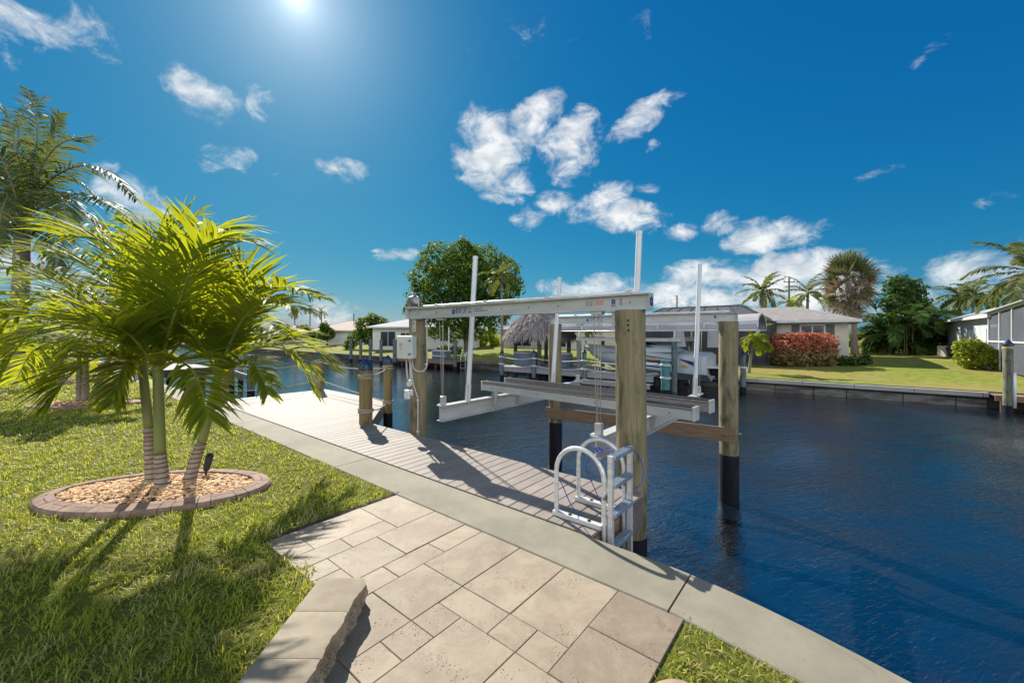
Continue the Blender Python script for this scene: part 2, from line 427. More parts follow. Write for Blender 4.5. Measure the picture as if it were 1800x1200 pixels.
    patch = t.ramp(t.noise(co, .45, 4, .6, .6), .42, .62)
    c = t.mix(patch, (.0015, .008, .018), (.009, .008, .006))
    t.base(c); t.rough(.06); t.bs.inputs['IOR'].default_value = 3.1
    lee = t.new('ShaderNodeSeparateXYZ'); t.l.new(t.coord(), lee.inputs[0])     # sheltered, calmer water up the canal
    h = t.math('MULTIPLY', h, t.ramp(lee.outputs[0], -9., 0., .30, 1.))
    t.bump(h, 1.0, .029); MT['water'] = t.m
    # foliage
    MT['palm'] = leaf_mat('christmas palm leaflet', (.045, .095, .010), (.15, .20, .014), (.56, .60, .02), .5, .6, .2)
    MT['palm_dark'] = leaf_mat('dark palm leaflet', (.02, .06, .018), (.05, .10, .02), (.12, .22, .03), .3, .6, .2)
    MT['coco'] = leaf_mat('coconut leaflet', (.05, .085, .026), (.115, .14, .042), (.26, .30, .05), .32, .55, .25)
    MT['fan'] = leaf_mat('fan palm leaf', (.07, .095, .03), (.13, .14, .05), (.2, .22, .06), .3, .5)
    MT['dead_fan'] = leaf_mat('dry fan palm leaf', (.36, .275, .185), (.20, .165, .12), (.25, .17, .10), .25, .8, .15)
    MT['tree'] = leaf_mat('broad tree leaf', (.022, .060, .012), (.085, .145, .022), (.24, .34, .02), .36, .6, .12)
    MT['shrub'] = leaf_mat('shrub leaf', (.03, .065, .014), (.07, .11, .02), (.14, .2, .03), .3)
    MT['lime'] = leaf_mat('lime shrub leaf', (.17, .23, .012), (.30, .34, .02), (.5, .55, .03), .35)
    MT['red_leaf'] = leaf_mat('copper red hedge leaf', (.52, .13, .09), (.42, .18, .085), (.6, .2, .1), .35)
    MT['under_leaf'] = leaf_mat('tan green hedge leaf', (.28, .20, .085), (.16, .14, .05), (.3, .2, .05), .25)
    MT['dusky'] = leaf_mat('dusky purple shrub leaf', (.035, .022, .026), (.06, .05, .03), (.1, .05, .04), .2)
    MT['areca'] = leaf_mat('areca leaflet', (.034, .088, .024), (.10, .17, .034), (.09, .19, .03), .3, .6, .2)
    MT['stem'] = simple('green palm petiole', (.22, .27, .05), (.15, .20, .035), (5, 5, 5), .45)
    MT['coco_stem'] = simple('coconut petiole', (.24, .20, .10), (.15, .14, .06), (5, 5, 5), .5)
    MT['crownshaft'] = simple('green crownshaft', (.20, .225, .065), (.17, .145, .065), (14, 14, 1.6), .5, .08, lo=.42, hi=.72)
    MT['bark'] = simple('grey bark', (.14, .115, .09), (.08, .065, .05), (6, 6, 2), .9, .6)
    MT['palm_bark'] = simple('grey palm bark', (.26, .22, .19), (.17, .145, .125), (5, 5, 22), .9, .5)
    t = NT('ringed palm trunk')
    tc = t.new('ShaderNodeTexCoord')
    wv = t.new('ShaderNodeTexWave', wave_type='BANDS', bands_direction='Z'); wv.inputs['Scale'].default_value = 6.2; wv.inputs['Distortion'].default_value = 1.4
    wv.inputs['Detail'].default_value = 2
    t.l.new(tc.outputs['Object'], wv.inputs['Vector'])
    co = t.coord(); c = t.mix(t.ramp(t.noise(co, 9, 5), .35, .65), (.36, .285, .22), (.25, .185, .145))
    c = t.mix(t.ramp(wv.outputs['Fac'], .80, .97), c, (.055, .035, .028))
    t.base(c); t.rough(.8); t.bump(wv.outputs['Fac'], .5, .01); MT['ring_trunk'] = t.m
    MT['thatch'] = simple('grey palm thatch', (.34, .30, .28), (.19, .165, .16), (6, 6, 30), .95, .5, island=.45)
    # buildings
    MT['wall_white'] = simple('white stucco', (.66, .66, .63), (.58, .58, .55), (.7, .7, .7), .85, .1)
    MT['wall_cream'] = simple('cream stucco', (.62, .58, .48), (.54, .50, .42), (.7, .7, .7), .85, .1)
    MT['wall_grey'] = simple('pale grey stucco', (.45, .47, .50), (.38, .40, .43), (.7, .7, .7), .85, .1)
    MT['roof_grey'] = simple('grey shingle roof', (.27, .25, .235), (.20, .185, .18), (2, 2, 9), .9, .4)
    MT['roof_salmon'] = simple('salmon tile roof', (.46, .35, .29), (.38, .29, .24), (2, 2, 9), .9, .4)
    MT['roof_red'] = simple('red brown tile roof', (.22, .10, .075), (.16, .075, .06), (2, 2, 9), .9, .4)
    MT['roof_pale'] = simple('pale grey roof', (.38, .38, .39), (.32, .32, .34), (2, 2, 9), .9, .4)
    MT['trim'] = simple('white trim', (.70, .70, .70), (.62, .62, .62), (2, 2, 2), .5)
    MT['shutter'] = simple('green grey shutter', (.10, .13, .13), (.08, .10, .10), (2, 2, 60), .6)
    MT['bronze'] = simple('dark bronze cage frame', (.055, .055, .06), (.04, .04, .045), (2, 2, 2), .5)
    t = NT('dark window glass'); t.base((.02, .028, .032)); t.rough(.06); MT['glass'] = t.m
    for nm, col, al in (('screen', (.035, .038, .05), .86), ('screen_light', (.06, .068, .09), .86)):
        t = NT('insect ' + nm); t.base(t.mix(t.ramp(t.noise(t.coord((.5, .5, .5)), 1., 3), .4, .6), col, tuple(x * 1.25 for x in col))); t.rough(.8)
        tp = t.new('ShaderNodeBsdfTransparent'); mx = t.new('ShaderNodeMixShader'); mx.inputs[0].default_value = al
        t.l.new(tp.outputs[0], mx.inputs[1]); t.l.new(t.bs.outputs[0], mx.inputs[2]); t.l.new(mx.outputs[0], t.out.inputs['Surface']); MT[nm] = t.m
    MT['ac'] = simple('beige air conditioner', (.52, .48, .40), (.45, .42, .36), (2, 2, 40), .5)
    MT['hull'] = simple('white gelcoat', (.52, .56, .60), (.47, .51, .55), (1, 1, 1), .2, 0)
    MT['hull_blue'] = simple('dark blue hull stripe', (.012, .03, .14), None, (1, 1, 1), .25)
    MT['hull_yellow'] = simple('yellow hull stripe', (.55, .38, .06), None, (1, 1, 1), .25)
    MT['canvas'] = simple('pale grey canopy canvas', (.38, .38, .385), (.31, .31, .32), (1, 1, 1), .8)
    MT['canvas_dark'] = simple('dark canopy lining', (.16, .15, .15), (.12, .115, .115), (1, 1, 1), .8)
    MT['tub'] = simple('slate blue tub shell', (.12, .155, .19), (.08, .11, .14), (18, 18, .5), .5, .1)
    MT['teal'] = simple('teal pile wrap', (.05, .19, .19), (.03, .13, .13), (9, 9, 3), .5, .1)
    MT['bulk_pile'] = simple('pier lamp plastic', (.02, .02, .022), None, (9, 9, 9), .5)
mats()

# ------------------------------------------------------------------ mesh helpers
ORIG = {}
def set_mesh(me, V, Fc, smooth=False):
    me.from_pydata([tuple(v) for v in V], [], Fc)
    if smooth:
        me.polygons.foreach_set('use_smooth', [True] * len(me.polygons))
    me.update()

class MB:
    """collects shapes in world coordinates; build() links them as ONE mesh object"""
    def __init__(self): self.v = []; self.f = []
    def add(self, vs, fs):
        n = len(self.v); self.v += [tuple(v) for v in vs]; self.f += [tuple(i + n for i in f) for f in fs]; return self
    def obox(self, o, a, b, c):                 # box from a corner and three edge vectors
        o, a, b, c = Vector(o), Vector(a), Vector(b), Vector(c)
        vs = [o, o + a, o + a + b, o + b, o + c, o + a + c, o + a + b + c, o + b + c]
        fs = [(0, 3, 2, 1), (4, 5, 6, 7), (0, 1, 5, 4), (1, 2, 6, 5), (2, 3, 7, 6), (3, 0, 4, 7)]
        if a.cross(b).dot(c) < 0: fs = [f[::-1] for f in fs]
        return self.add(vs, fs)
    def sbox(self, s0, s1, t0, t1, z0, z1): return self.obox(W(s0, t0, z0), U * (s1 - s0), N * (t1 - t0), Z * (z1 - z0))
    def cbox(self, c, sx, sy, sz, ax=U, ay=N, az=Z):
        c = Vector(c); ax, ay, az = Vector(ax), Vector(ay), Vector(az)
        return self.obox(c - ax * sx / 2 - ay * sy / 2 - az * sz / 2, ax * sx, ay * sy, az * sz)
    def bbox(self, c, sx, sy, sz, b=.01, ax=U, ay=N, az=Z):     # box with chamfered edges
        bm = bmesh.new(); bmesh.ops.create_cube(bm, size=1)
        for v in bm.verts: v.co = Vector((v.co.x * sx, v.co.y * sy, v.co.z * sz))
        bmesh.ops.bevel(bm, geom=bm.edges[:], offset=b, segments=2, affect='EDGES', profile=.5)
        c = Vector(c); ax, ay, az = Vector(ax), Vector(ay), Vector(az)
        bm.verts.index_update()
        self.add([c + ax * v.co.x + ay * v.co.y + az * v.co.z for v in bm.verts], [[v.index for v in f.verts] for f in bm.faces]); bm.free(); return self
    def tube(self, pts, r, n=10, cap=True):
        pts = [Vector(p) for p in pts]; m = len(pts)
        rs = r if isinstance(r, (list, tuple)) else [r] * m
        T = [(pts[min(i + 1, m - 1)] - pts[max(i - 1, 0)]).normalized() for i in range(m)]
        ref = Vector((1, 0, 0)) if abs(T[0].x) < .9 else Vector((0, 1, 0))
        A = (ref - T[0] * ref.dot(T[0])).normalized()
        vs = []
        for i in range(m):
            A = (A - T[i] * A.dot(T[i])).normalized(); B = T[i].cross(A)
            for k in range(n):
                a = 2 * math.pi * k / n; vs.append(pts[i] + (A * math.cos(a) + B * math.sin(a)) * rs[i])
        fs = [(i * n + k, i * n + (k + 1) % n, (i + 1) * n + (k + 1) % n, (i + 1) * n + k) for i in range(m - 1) for k in range(n)]
        if cap: fs += [tuple(range(n))[::-1], tuple((m - 1) * n + k for k in range(n))]
        return self.add(vs, fs)
    def cyl(self, p, r, z0, z1, n=20): return self.tube([(p[0], p[1], z0), (p[0], p[1], z1)], r, n)
    def cone(self, p, prof, n=20):              # lathe about the vertical: [(r, z), ...]
        return self.tube([(p[0], p[1], z) for r, z in prof], [max(r, 1e-4) for r, z in prof], n)
    def prism(self, poly, z0, z1):
        n = len(poly); a = sum(poly[i][0] * poly[(i + 1) % n][1] - poly[(i + 1) % n][0] * poly[i][1] for i in range(n))
        if a < 0: poly = poly[::-1]
        vs = [(p[0], p[1], z0) for p in poly] + [(p[0], p[1], z1) for p in poly]
        return self.add(vs, [tuple(range(n))[::-1], tuple(range(n, 2 * n))] + [(i, (i + 1) % n, n + (i + 1) % n, n + i) for i in range(n)])
    def ico(self, c, r, sub=1, jit=0., rng=None, rot=0.):
        bm = bmesh.new(); bmesh.ops.create_icosphere(bm, subdivisions=sub, radius=1)
        r = Vector(r) if not isinstance(r, (int, float)) else Vector((r, r, r)); c = Vector(c)
        bm.verts.index_update(); M3 = Matrix.Rotation(rot, 3, 'Z')
        self.add([c + M3 @ Vector((v.co.x * r.x, v.co.y * r.y, v.co.z * r.z)) * (1 + (rng.uniform(-jit, jit) if rng else 0)) for v in bm.verts],
                 [[v.index for v in f.verts] for f in bm.faces]); bm.free(); return self
    def build(self, name, mat, parent=None, smooth=False, loc=None, auto=None):
        o_ = Vector(ORIG.get(parent.name, (0, 0, 0))) if parent else Vector(loc or (0, 0, 0))
        me = bpy.data.meshes.new(name)
        set_mesh(me, [(v[0] - o_.x, v[1] - o_.y, v[2] - o_.z) for v in self.v], self.f, smooth)
        if auto: me.set_sharp_from_angle(angle=R(auto))
        me.materials.append(MT[mat] if isinstance(mat, str) else mat)
        ob = bpy.data.objects.new(name, me); COL.objects.link(ob)
        if parent: ob.parent = parent
        else: ob.location = o_
        ORIG[ob.name] = o_
        return ob

import bmesh
def tag(o, label=None, cat=None, group=None, kind=None):
    if label: o['label'] = label
    if cat: o['category'] = cat
    if group: o['group'] = group
    if kind: o['kind'] = kind
    return o
def thing(name, label, cat, loc, group=None):
    e = bpy.data.objects.new(name, None); COL.objects.link(e); e.location = Vector(loc); e.empty_display_size = .2
    ORIG[e.name] = Vector(loc)
    return tag(e, label, cat, group)
def np_obj(name, V, Fq, mat, parent=None, loc=(0, 0, 0), smooth=False):
    """big meshes from arrays: V (n,3) world, Fq (m,k) faces"""
    o_ = Vector(ORIG.get(parent.name, (0, 0, 0))) if parent else Vector(loc)
    V = np.asarray(V, dtype=np.float32) - np.array(o_, dtype=np.float32); Fq = np.asarray(Fq, dtype=np.int32)
    me = bpy.data.meshes.new(name); m, k = Fq.shape
    me.vertices.add(len(V)); me.vertices.foreach_set('co', V.ravel())
    me.loops.add(m * k); me.loops.foreach_set('vertex_index', Fq.ravel())
    me.polygons.add(m); me.polygons.foreach_set('loop_start', np.arange(0, m * k, k, dtype=np.int32)); me.polygons.foreach_set('loop_total', np.full(m, k, dtype=np.int32))
    if smooth: me.polygons.foreach_set('use_smooth', np.ones(m, dtype=bool))
    me.update(calc_edges=True); me.validate()
    me.materials.append(MT[mat] if isinstance(mat, str) else mat)
    ob = bpy.data.objects.new(name, me); COL.objects.link(ob)
    if parent: ob.parent = parent
    else: ob.location = o_
    ORIG[ob.name] = o_
    return ob
def struct(o): o['kind'] = 'structure'; return o

def catmull(pts, n):
    pts = [Vector(p) for p in pts]; m = len(pts)
    if m == 2: return [pts[0].lerp(pts[1], i / (n - 1)) for i in range(n)]
    q = [pts[0] * 2 - pts[1]] + pts + [pts[-1] * 2 - pts[-2]]; out = []
    for i in range(n):
        x = i / (n - 1) * (m - 1); k = min(int(x), m - 2); u = x - k
        a, b, c, d = q[k], q[k + 1], q[k + 2], q[k + 3]
        out.append(.5 * ((2 * b) + (c - a) * u + (2 * a - 5 * b + 4 * c - d) * u * u + (3 * b - a - 3 * c + d) * u ** 3))
    return out
def sag(a, b, drop, n=14):
    a, b = Vector(a), Vector(b)
    return [a.lerp(b, i / (n - 1)) - Z * drop * 4 * (i / (n - 1)) * (1 - i / (n - 1)) for i in range(n)]

# ------------------------------------------------------------------ foliage helpers
def unit(v): return v / (np.linalg.norm(v, axis=-1, keepdims=True) + 1e-9)

def frond_arrays(rach, L, n, w, vee=.5, fwd=.6, droop=.25, start=.15, seed=0, jit=.12, segs=3, up=(0, 0, 1), tip=.35, both=(1, 1)):
    """leaflets along both sides of a rachis; returns vertices and quads"""
    rng = np.random.default_rng(seed)
    pts = np.array([tuple(p) for p in catmull(rach, 24)])
    seglen = np.linalg.norm(np.diff(pts, axis=0), axis=1); cum = np.r_[0, np.cumsum(seglen)] / seglen.sum()
    V = []; Q = []; c = 0
    up = np.array(up, float)
    for i in range(n):
        u = start + (1 - start) * i / (n - 1)
        p = np.array([np.interp(u, cum, pts[:, k]) for k in range(3)])
        T = unit(np.array([np.interp(min(1, u + .03), cum, pts[:, k]) - np.interp(max(0, u - .03), cum, pts[:, k]) for k in range(3)]))
        S = np.cross(T, up); 
        if np.linalg.norm(S) < .15: S = np.cross(T, np.array([.3, .9, .2]))
        S = unit(S); Nn = np.cross(S, T)
        v_ = (u - start) / (1 - start)
        ln = L * (tip + (1 - tip) * math.sin(math.pi * min(1, .25 + .75 * v_) ** 1.0) ** .8) if v_ > .33 else L * (.6 + .4 * v_ / .33)
        for side in (-1, 1):
            if rng.random() > both[0 if side < 0 else 1]: continue
            l_ = ln * rng.uniform(1 - jit, 1 + jit)
            f = fwd * (1 + .9 * v_) + rng.uniform(-jit, jit)
            d = unit(S * side + T * f + Nn * (vee + rng.uniform(-jit, jit) * 1.6))
            wv = unit(np.cross(d, Nn)); wv = unit(wv + Nn * rng.uniform(-.5, .5))
            q = p.copy(); dd = d.copy()
            base = c
            for j in range(segs + 1):
                ww = w * (.45, 1, .8, .06)[j] if segs == 3 else w * (.6, 1, .06)[j]
                V.append(q - wv * ww / 2); V.append(q + wv * ww / 2); c += 2
                if j < segs:
                    q = q + dd * l_ / segs
                    dd = unit(dd - np.array([0, 0, 1]) * droop * (1 + rng.uniform(-.4, .4)))
            for j in range(segs): Q.append((base + 2 * j, base + 2 * j + 1, base + 2 * j + 3, base + 2 * j + 2))
    return np.array(V), np.array(Q)

def add_frond(parent, rach, L, n, w, mat, stem_mat, stem_r=.014, label=None, **kw):
    V, Q = frond_arrays(rach, L, n, w, **kw)
    pts = catmull(rach, 14); m = MB(); m.tube(pts, [stem_r * (1 - .85 * i / 13) for i in range(14)], 5)
    nv = len(V); V2 = np.vstack([V, np.array(m.v)])
    faces = [q for q in m.f if len(q) == 4]
    Q2 = np.vstack([Q, np.array(faces) + nv])
    ob = np_obj('frond', V2, Q2, mat, parent)
    ob.data.materials.append(MT[stem_mat])
    mi = np.zeros(len(Q2), dtype=np.int32); mi[len(Q):] = 1
    if len(mi) == len(ob.data.polygons): ob.data.polygons.foreach_set('material_index', mi)
    return ob

def arch(base, az, el0, length, drop, n=7):
    p = Vector(base); out = [p.copy()]
    for i in range(n):
        u = (i + .5) / n; e = el0 - drop * u ** 1.25
        p = p + Vector((math.cos(az) * math.cos(e), math.sin(az) * math.cos(e), math.sin(e))) * (length / n); out.append(p.copy())
    return out

def palm(name, label, base, top, r0, r1, nf, fl, ll, mat='coco', trunk_mat='palm_bark', seed=1, cat='palm tree', group=None, w=.05, n=16, el=(80, -35), drop=(50, 95), bend=.1, extra=None, vee=.1, droop=.35, stem='coco_stem', jit=.15):
    rng = random.Random(seed); base, top = Vector(base), Vector(top)
    t = thing(name, label, cat, base, group)
    mid = base.lerp(top, .5) + Vector((top.x - base.x, top.y - base.y, 0)) * -bend
    pts = catmull([base - Z * .1, mid, top], 18)
    MB().tube(pts, [r0 + (r1 - r0) * min(1, (i / 17) ** .5) + (.0 if i > 1 else r0 * .35 * (2 - i) / 2) + (.006 if i % 2 else 0) for i in range(18)], 12).build('trunk', trunk_mat, t, smooth=True)
    for i in range(nf):
        k = i / max(1, nf - 1)
        e = R(el[0] + (el[1] - el[0]) * k ** .8 + rng.uniform(-8, 8)); az = i * 2.399 + rng.uniform(-.3, .3)
        ra = arch(top, az, e, fl * rng.uniform(.85, 1.1), R(drop[0] + (drop[1] - drop[0]) * rng.random()))
        add_frond(t, ra, ll, n, w, mat, stem, stem_r=.03 if fl > 2 else .02, seed=seed * 100 + i, vee=vee, droop=droop, start=.12, jit=jit)
    if extra: extra(t)
    return t

def leaf_cloud(centers, n, size, seed, shell=.55, squash=1., orient=.0, thresh=None, fs=.5):
    """leaf quads spread through overlapping lobes: centers [(x,y,z,rx,ry,rz)]"""
    rng = np.random.default_rng(seed); C = np.array(centers, float)
    vol = C[:, 3] * C[:, 4] + C[:, 4] * C[:, 5]; pick = rng.choice(len(C), n, p=vol / vol.sum())
    d = unit(rng.normal(size=(n, 3))); rad = (shell + (1 - shell) * rng.random(n) ** .6)[:, None]
    rad *= (1 + .16 * np.sin(d[:, :1] * 7 + pick[:, None]) * np.cos(d[:, 2:] * 6 + pick[:, None] * 2) + .08 * rng.normal(size=(n, 1)))
    p = C[pick, :3] + d * rad * C[pick, 3:6]
    ph = rng.uniform(0, 6.28, 3)
    g = np.sin(p[:, 0] * fs * 6.1 + ph[0]) * np.sin(p[:, 1] * fs * 5.3 + ph[1]) * np.sin(p[:, 2] * fs * 7.7 + ph[2])
    keep = g > (-.32 if thresh is None else thresh); p, d = p[keep], d[keep]; n = len(p)
    nn = unit(d * .9 + rng.normal(size=(n, 3)) * .8 + np.array([0, 0, .35]))
    a = unit(np.cross(nn, rng.normal(size=(n, 3)))); b = np.cross(nn, a)
    s = size * rng.uniform(.6, 1.3, (n, 1))
    V = np.empty((n, 4, 3)); V[:, 0] = p - a * s; V[:, 1] = p + b * s * .45; V[:, 2] = p + a * s - nn * s * .25; V[:, 3] = p - b * s * .45
    return V.reshape(-1, 3), np.arange(4 * n).reshape(-1, 4)

def tree(name, label, base, trunk_h, tr, lobes, nleaf, size, seed, mat='tree', cat='tree', group=None, fs=.5, bark='bark', thresh=None):
    rng = random.Random(seed); base = Vector(base)
    t = thing(name, label, cat, base, group)
    m = MB(); top = base + Z * trunk_h
    m.tube(catmull([base - Z * .2, base + Z * trunk_h * .5 + Vector((rng.uniform(-.1, .1), 0, 0)), top], 8), [tr * (1.35 - .5 * i / 7) for i in range(8)], 10)
    for lb in lobes:
        c = Vector(lb[:3]); s0 = top - Z * trunk_h * rng.uniform(0, .3)
        m.tube(catmull([s0, s0.lerp(c, .5) + Vector((rng.uniform(-.3, .3), rng.uniform(-.3, .3), rng.uniform(0, .4))) * trunk_h * .2, c], 7), [tr * (.5 - .42 * i / 6) for i in range(7)], 6)
    m.build('trunk', bark, t, smooth=True)
    V, Q = leaf_cloud(lobes, nleaf, size, seed, fs=fs, thresh=thresh)
    np_obj('crown', V, Q, mat, t)
    return t

def shrub(name, label, base, lobes, nleaf, size, seed, mat='shrub', cat='shrub', group=None, fs=1.2, thresh=None):
    rng = random.Random(seed); base = Vector(base)
    t = thing(name, label, cat, base, group)
    m = MB()
    for lb in lobes:
        c = Vector(lb[:3])
        for k in range(3):
            m.tube([base + Vector((rng.uniform(-.1, .1), rng.uniform(-.1, .1), -.05)), c + Vector((rng.uniform(-.5, .5) * lb[3], rng.uniform(-.5, .5) * lb[4], rng.uniform(-.2, .5) * lb[5]))], [.03, .01], 5)
    m.build('stem', 'bark', t)
    V, Q = leaf_cloud(lobes, nleaf, size, seed, shell=.45, fs=fs, thresh=thresh)
    np_obj('foliage', V, Q, mat, t)
    return t

# ------------------------------------------------------------------ the setting: water, banks, lawns, patio
OUT = [(-90, 0), (1.6, 0), (2.06, -.06), (2.5, -.16), (4.5, -.80), (9, -2.4), (40, -14)]     # canal edge of our cap (s, t)
INN = [(-90, -.54), (1.75, -.535), (2.1, -.585), (2.44, -.645), (4.4, -1.26), (8.8, -2.9), (39.8, -14.5)]
def near_edge(poly, s):
    for (s0, t0), (s1, t1) in zip(poly, poly[1:]):
        if s0 <= s <= s1: return t0 + (t1 - t0) * (s - s0) / (s1 - s0)
    return poly[-1][1]

def setting():
    m = MB(); a = [W(-420, -3, WATER_Z), W(160, -90, WATER_Z), W(160, 30, WATER_Z), W(-420, 30, WATER_Z)]
    m.add(a, [(0, 1, 2, 3)]); struct(m.build('water', 'water'))
    # our lawn: one level sheet up to the cap
    m = MB(); top = [(-90, -.3)] + [(s, near_edge(INN, s) + .15) for s in (1.7, 2.1, 2.44, 4.4, 8.8, 39.7)]
    vs = [W(s, t, -.014) for s, t in top] + [W(s, -120, -.014) for s, t in top]; n = len(top)
    m.add(vs, [(i, n + i, n + i + 1, i + 1) for i in range(n - 1)]); struct(m.build('near_lawn', 'lawn'))
    m = MB(); m.add([W(-420, -120, -.02), W(-90, -120, -.02), W(-90, -.3, -.02), W(-420, -.3, -.02)], [(0, 1, 2, 3)]); struct(m.build('neighbouring_lawn', 'far_lawn'))
    # far lawn rises gently from the far seawall and runs to the horizon
    m = MB(); ts = [26.55, 27, 28.5, 30, 32, 34, 36, 38, 40.5, 60, 120, 400, 1500]; ss = [-1500, -500, -250, -150, -100, -70, -50, -40, -30, -20, -10, 0, 10, 20, 35, 60, 150, 600]
    vs = [W(s, t, far_z(t) + (0 if t > 40 else .05 * math.sin(s * .7 + t))) for t in ts for s in ss]; k = len(ss)
    m.add(vs, [(i * k + j, i * k + j + 1, (i + 1) * k + j + 1, (i + 1) * k + j) for i in range(len(ts) - 1) for j in range(k - 1)])
    struct(m.build('far_lawn', 'far_lawn', smooth=True))
    # far end of the canal
    m = MB(); m.add([W(-1500, -500, -1.0), W(-330, -500, -1.0), W(-330, 27, -1.0), W(-1500, 27, -1.0)], [(0, 1, 2, 3)]); struct(m.build('distant_ground', 'far_lawn'))

    # seawall along our bank: cap in cast lengths, rounded canal edge, damp face below
    sw = thing('seawall', 'pale concrete seawall cap curving along the near bank between patio and dock', 'seawall', W(0, -.27))
    m = MB(); cuts = [-90, -60, -40, -30, -24, -18, -14.2, -10.4, -6.6, -2.6, 1.72, 5.2, 9.0, 14, 20, 30, 39.5]
    for s0, s1 in zip(cuts, cuts[1:]):
        g = .006; ns = max(2, int((s1 - s0) / .22) if s1 > 1 and s0 < 10 else 3)
        rows = []
        for i in range(ns + 1):
            s = s0 + g + (s1 - s0 - 2 * g) * i / ns; ti, to = near_edge(INN, s), near_edge(OUT, s)
            prof = [(ti, -.2), (ti, -.008), (ti + .008, 0), (to - .03, 0), (to - .012, -.006), (to - .003, -.018), (to, -.04), (to, -.28)]
            rows.append([W(s, t, z) for t, z in prof])
        k = len(rows[0]); vs = [v for r_ in rows for v in r_]
        fs = [(i * k + j, (i + 1) * k + j, (i + 1) * k + j + 1, i * k + j + 1) for i in range(ns) for j in range(k - 1)]
        fs += [tuple(range(k)), tuple(ns * k + j for j in range(k))[::-1]]
        m.add(vs, fs)
    m.build('cap', 'concrete', sw)
    m = MB(); rows = []
    for s in (-90, -30, -10, 0, 1.6, 2.06, 2.5, 3.5, 4.5, 9, 39.5):
        to, ti = near_edge(OUT, s) - .05, near_edge(INN, s) + .05
        rows.append([W(s, ti, -.28), W(s, to, -.28), W(s, to, -2.6)])
    m.add([v for r_ in rows for v in r_], [(i * 3 + j, (i + 1) * 3 + j, (i + 1) * 3 + j + 1, i * 3 + j + 1) for i in range(len(rows) - 1) for j in range(2)])
    m.build('wall_face', 'seawall_face', sw)

    # travertine patio in a French pattern
    rng = random.Random(11); g = .215; ns, nt = 14, 22; S0, T0 = -1.19, -.545
    used = set(); tiles = []
    def ok(i, j):
        s, t = S0 + (i + .5) * g, T0 - (j + .5) * g; p = W(s, t)
        if j >= 6 and p.x < -1.10: return False
        return True
    cells = {(i, j) for i in range(ns) for j in range(nt) if ok(i, j)}
    sizes = [(2, 2), (3, 2), (2, 3), (1, 1), (2, 1), (1, 2), (3, 3)]; wts = [5, 5, 4, 2.2, 2.4, 2.4, .5]
    for j in range(nt):
        for i in range(ns):
            if (i, j) in used or (i, j) not in cells: continue
            opts = [k for k in range(len(sizes)) if all((i + a, j + b) in cells and (i + a, j + b) not in used for a in range(sizes[k][0]) for b in range(sizes[k][1]))]
            k = rng.choices(opts, [wts[o] for o in opts])[0]; a, b = sizes[k]
            used |= {(i + x, j + y) for x in range(a) for y in range(b)}; tiles.append((i, j, a, b))
    m = MB()
    for i, j, a, b in tiles:
        e = .0015; s0, s1 = S0 + i * g + e, S0 + (i + a) * g - e; t1, t0 = T0 - j * g - e, T0 - (j + b) * g + e
        z = rng.uniform(-.0022, .0012); tx, ty = rng.uniform(-.0012, .0012), rng.uniform(-.0012, .0012); c = .0035
        def ring(d, zz): return [W(s0 + d, t0 + d, zz - tx - ty), W(s1 - d, t0 + d, zz + tx - ty), W(s1 - d, t1 - d, zz + tx + ty), W(s0 + d, t1 - d, zz - tx + ty)]
        vs = ring(0, -.045) + ring(0, z - c) + ring(c, z)
        m.add(vs, [(8, 9, 10, 11)] + [(r_ + x, r_ + (x + 1) % 4, r_ + 4 + (x + 1) % 4, r_ + 4 + x) for r_ in (0, 4) for x in range(4)])
    struct(m.build('patio', 'travertine'))
    m = MB()
    for (i, j) in cells: m.sbox(S0 + i * g, S0 + (i + 1) * g, T0 - (j + 1) * g, T0 - j * g, -.06, -.009)
    struct(m.build('paver_bedding', 'grout'))
    # dark earth strip where the turf is cut along the pavers
    m = MB()
    for k in range(46):
        f = k / 45; s = -1.22 + rng.uniform(-.03, .0); t = -.50 - 1.30 * f
        m.ico(W(s, t, -.012), (rng.uniform(.02, .045), rng.uniform(.025, .05), rng.uniform(.008, .022)), 1, .25, rng)
    for k in range(30):
        m.ico(W(1.84 + rng.uniform(0, .03), -.56 - .05 * k, -.035), (.03, .04, .018), 1, .25, rng)
    m.build('soil_edge', 'soil')
    bpy.data.objects['soil_edge']['kind'] = 'stuff'

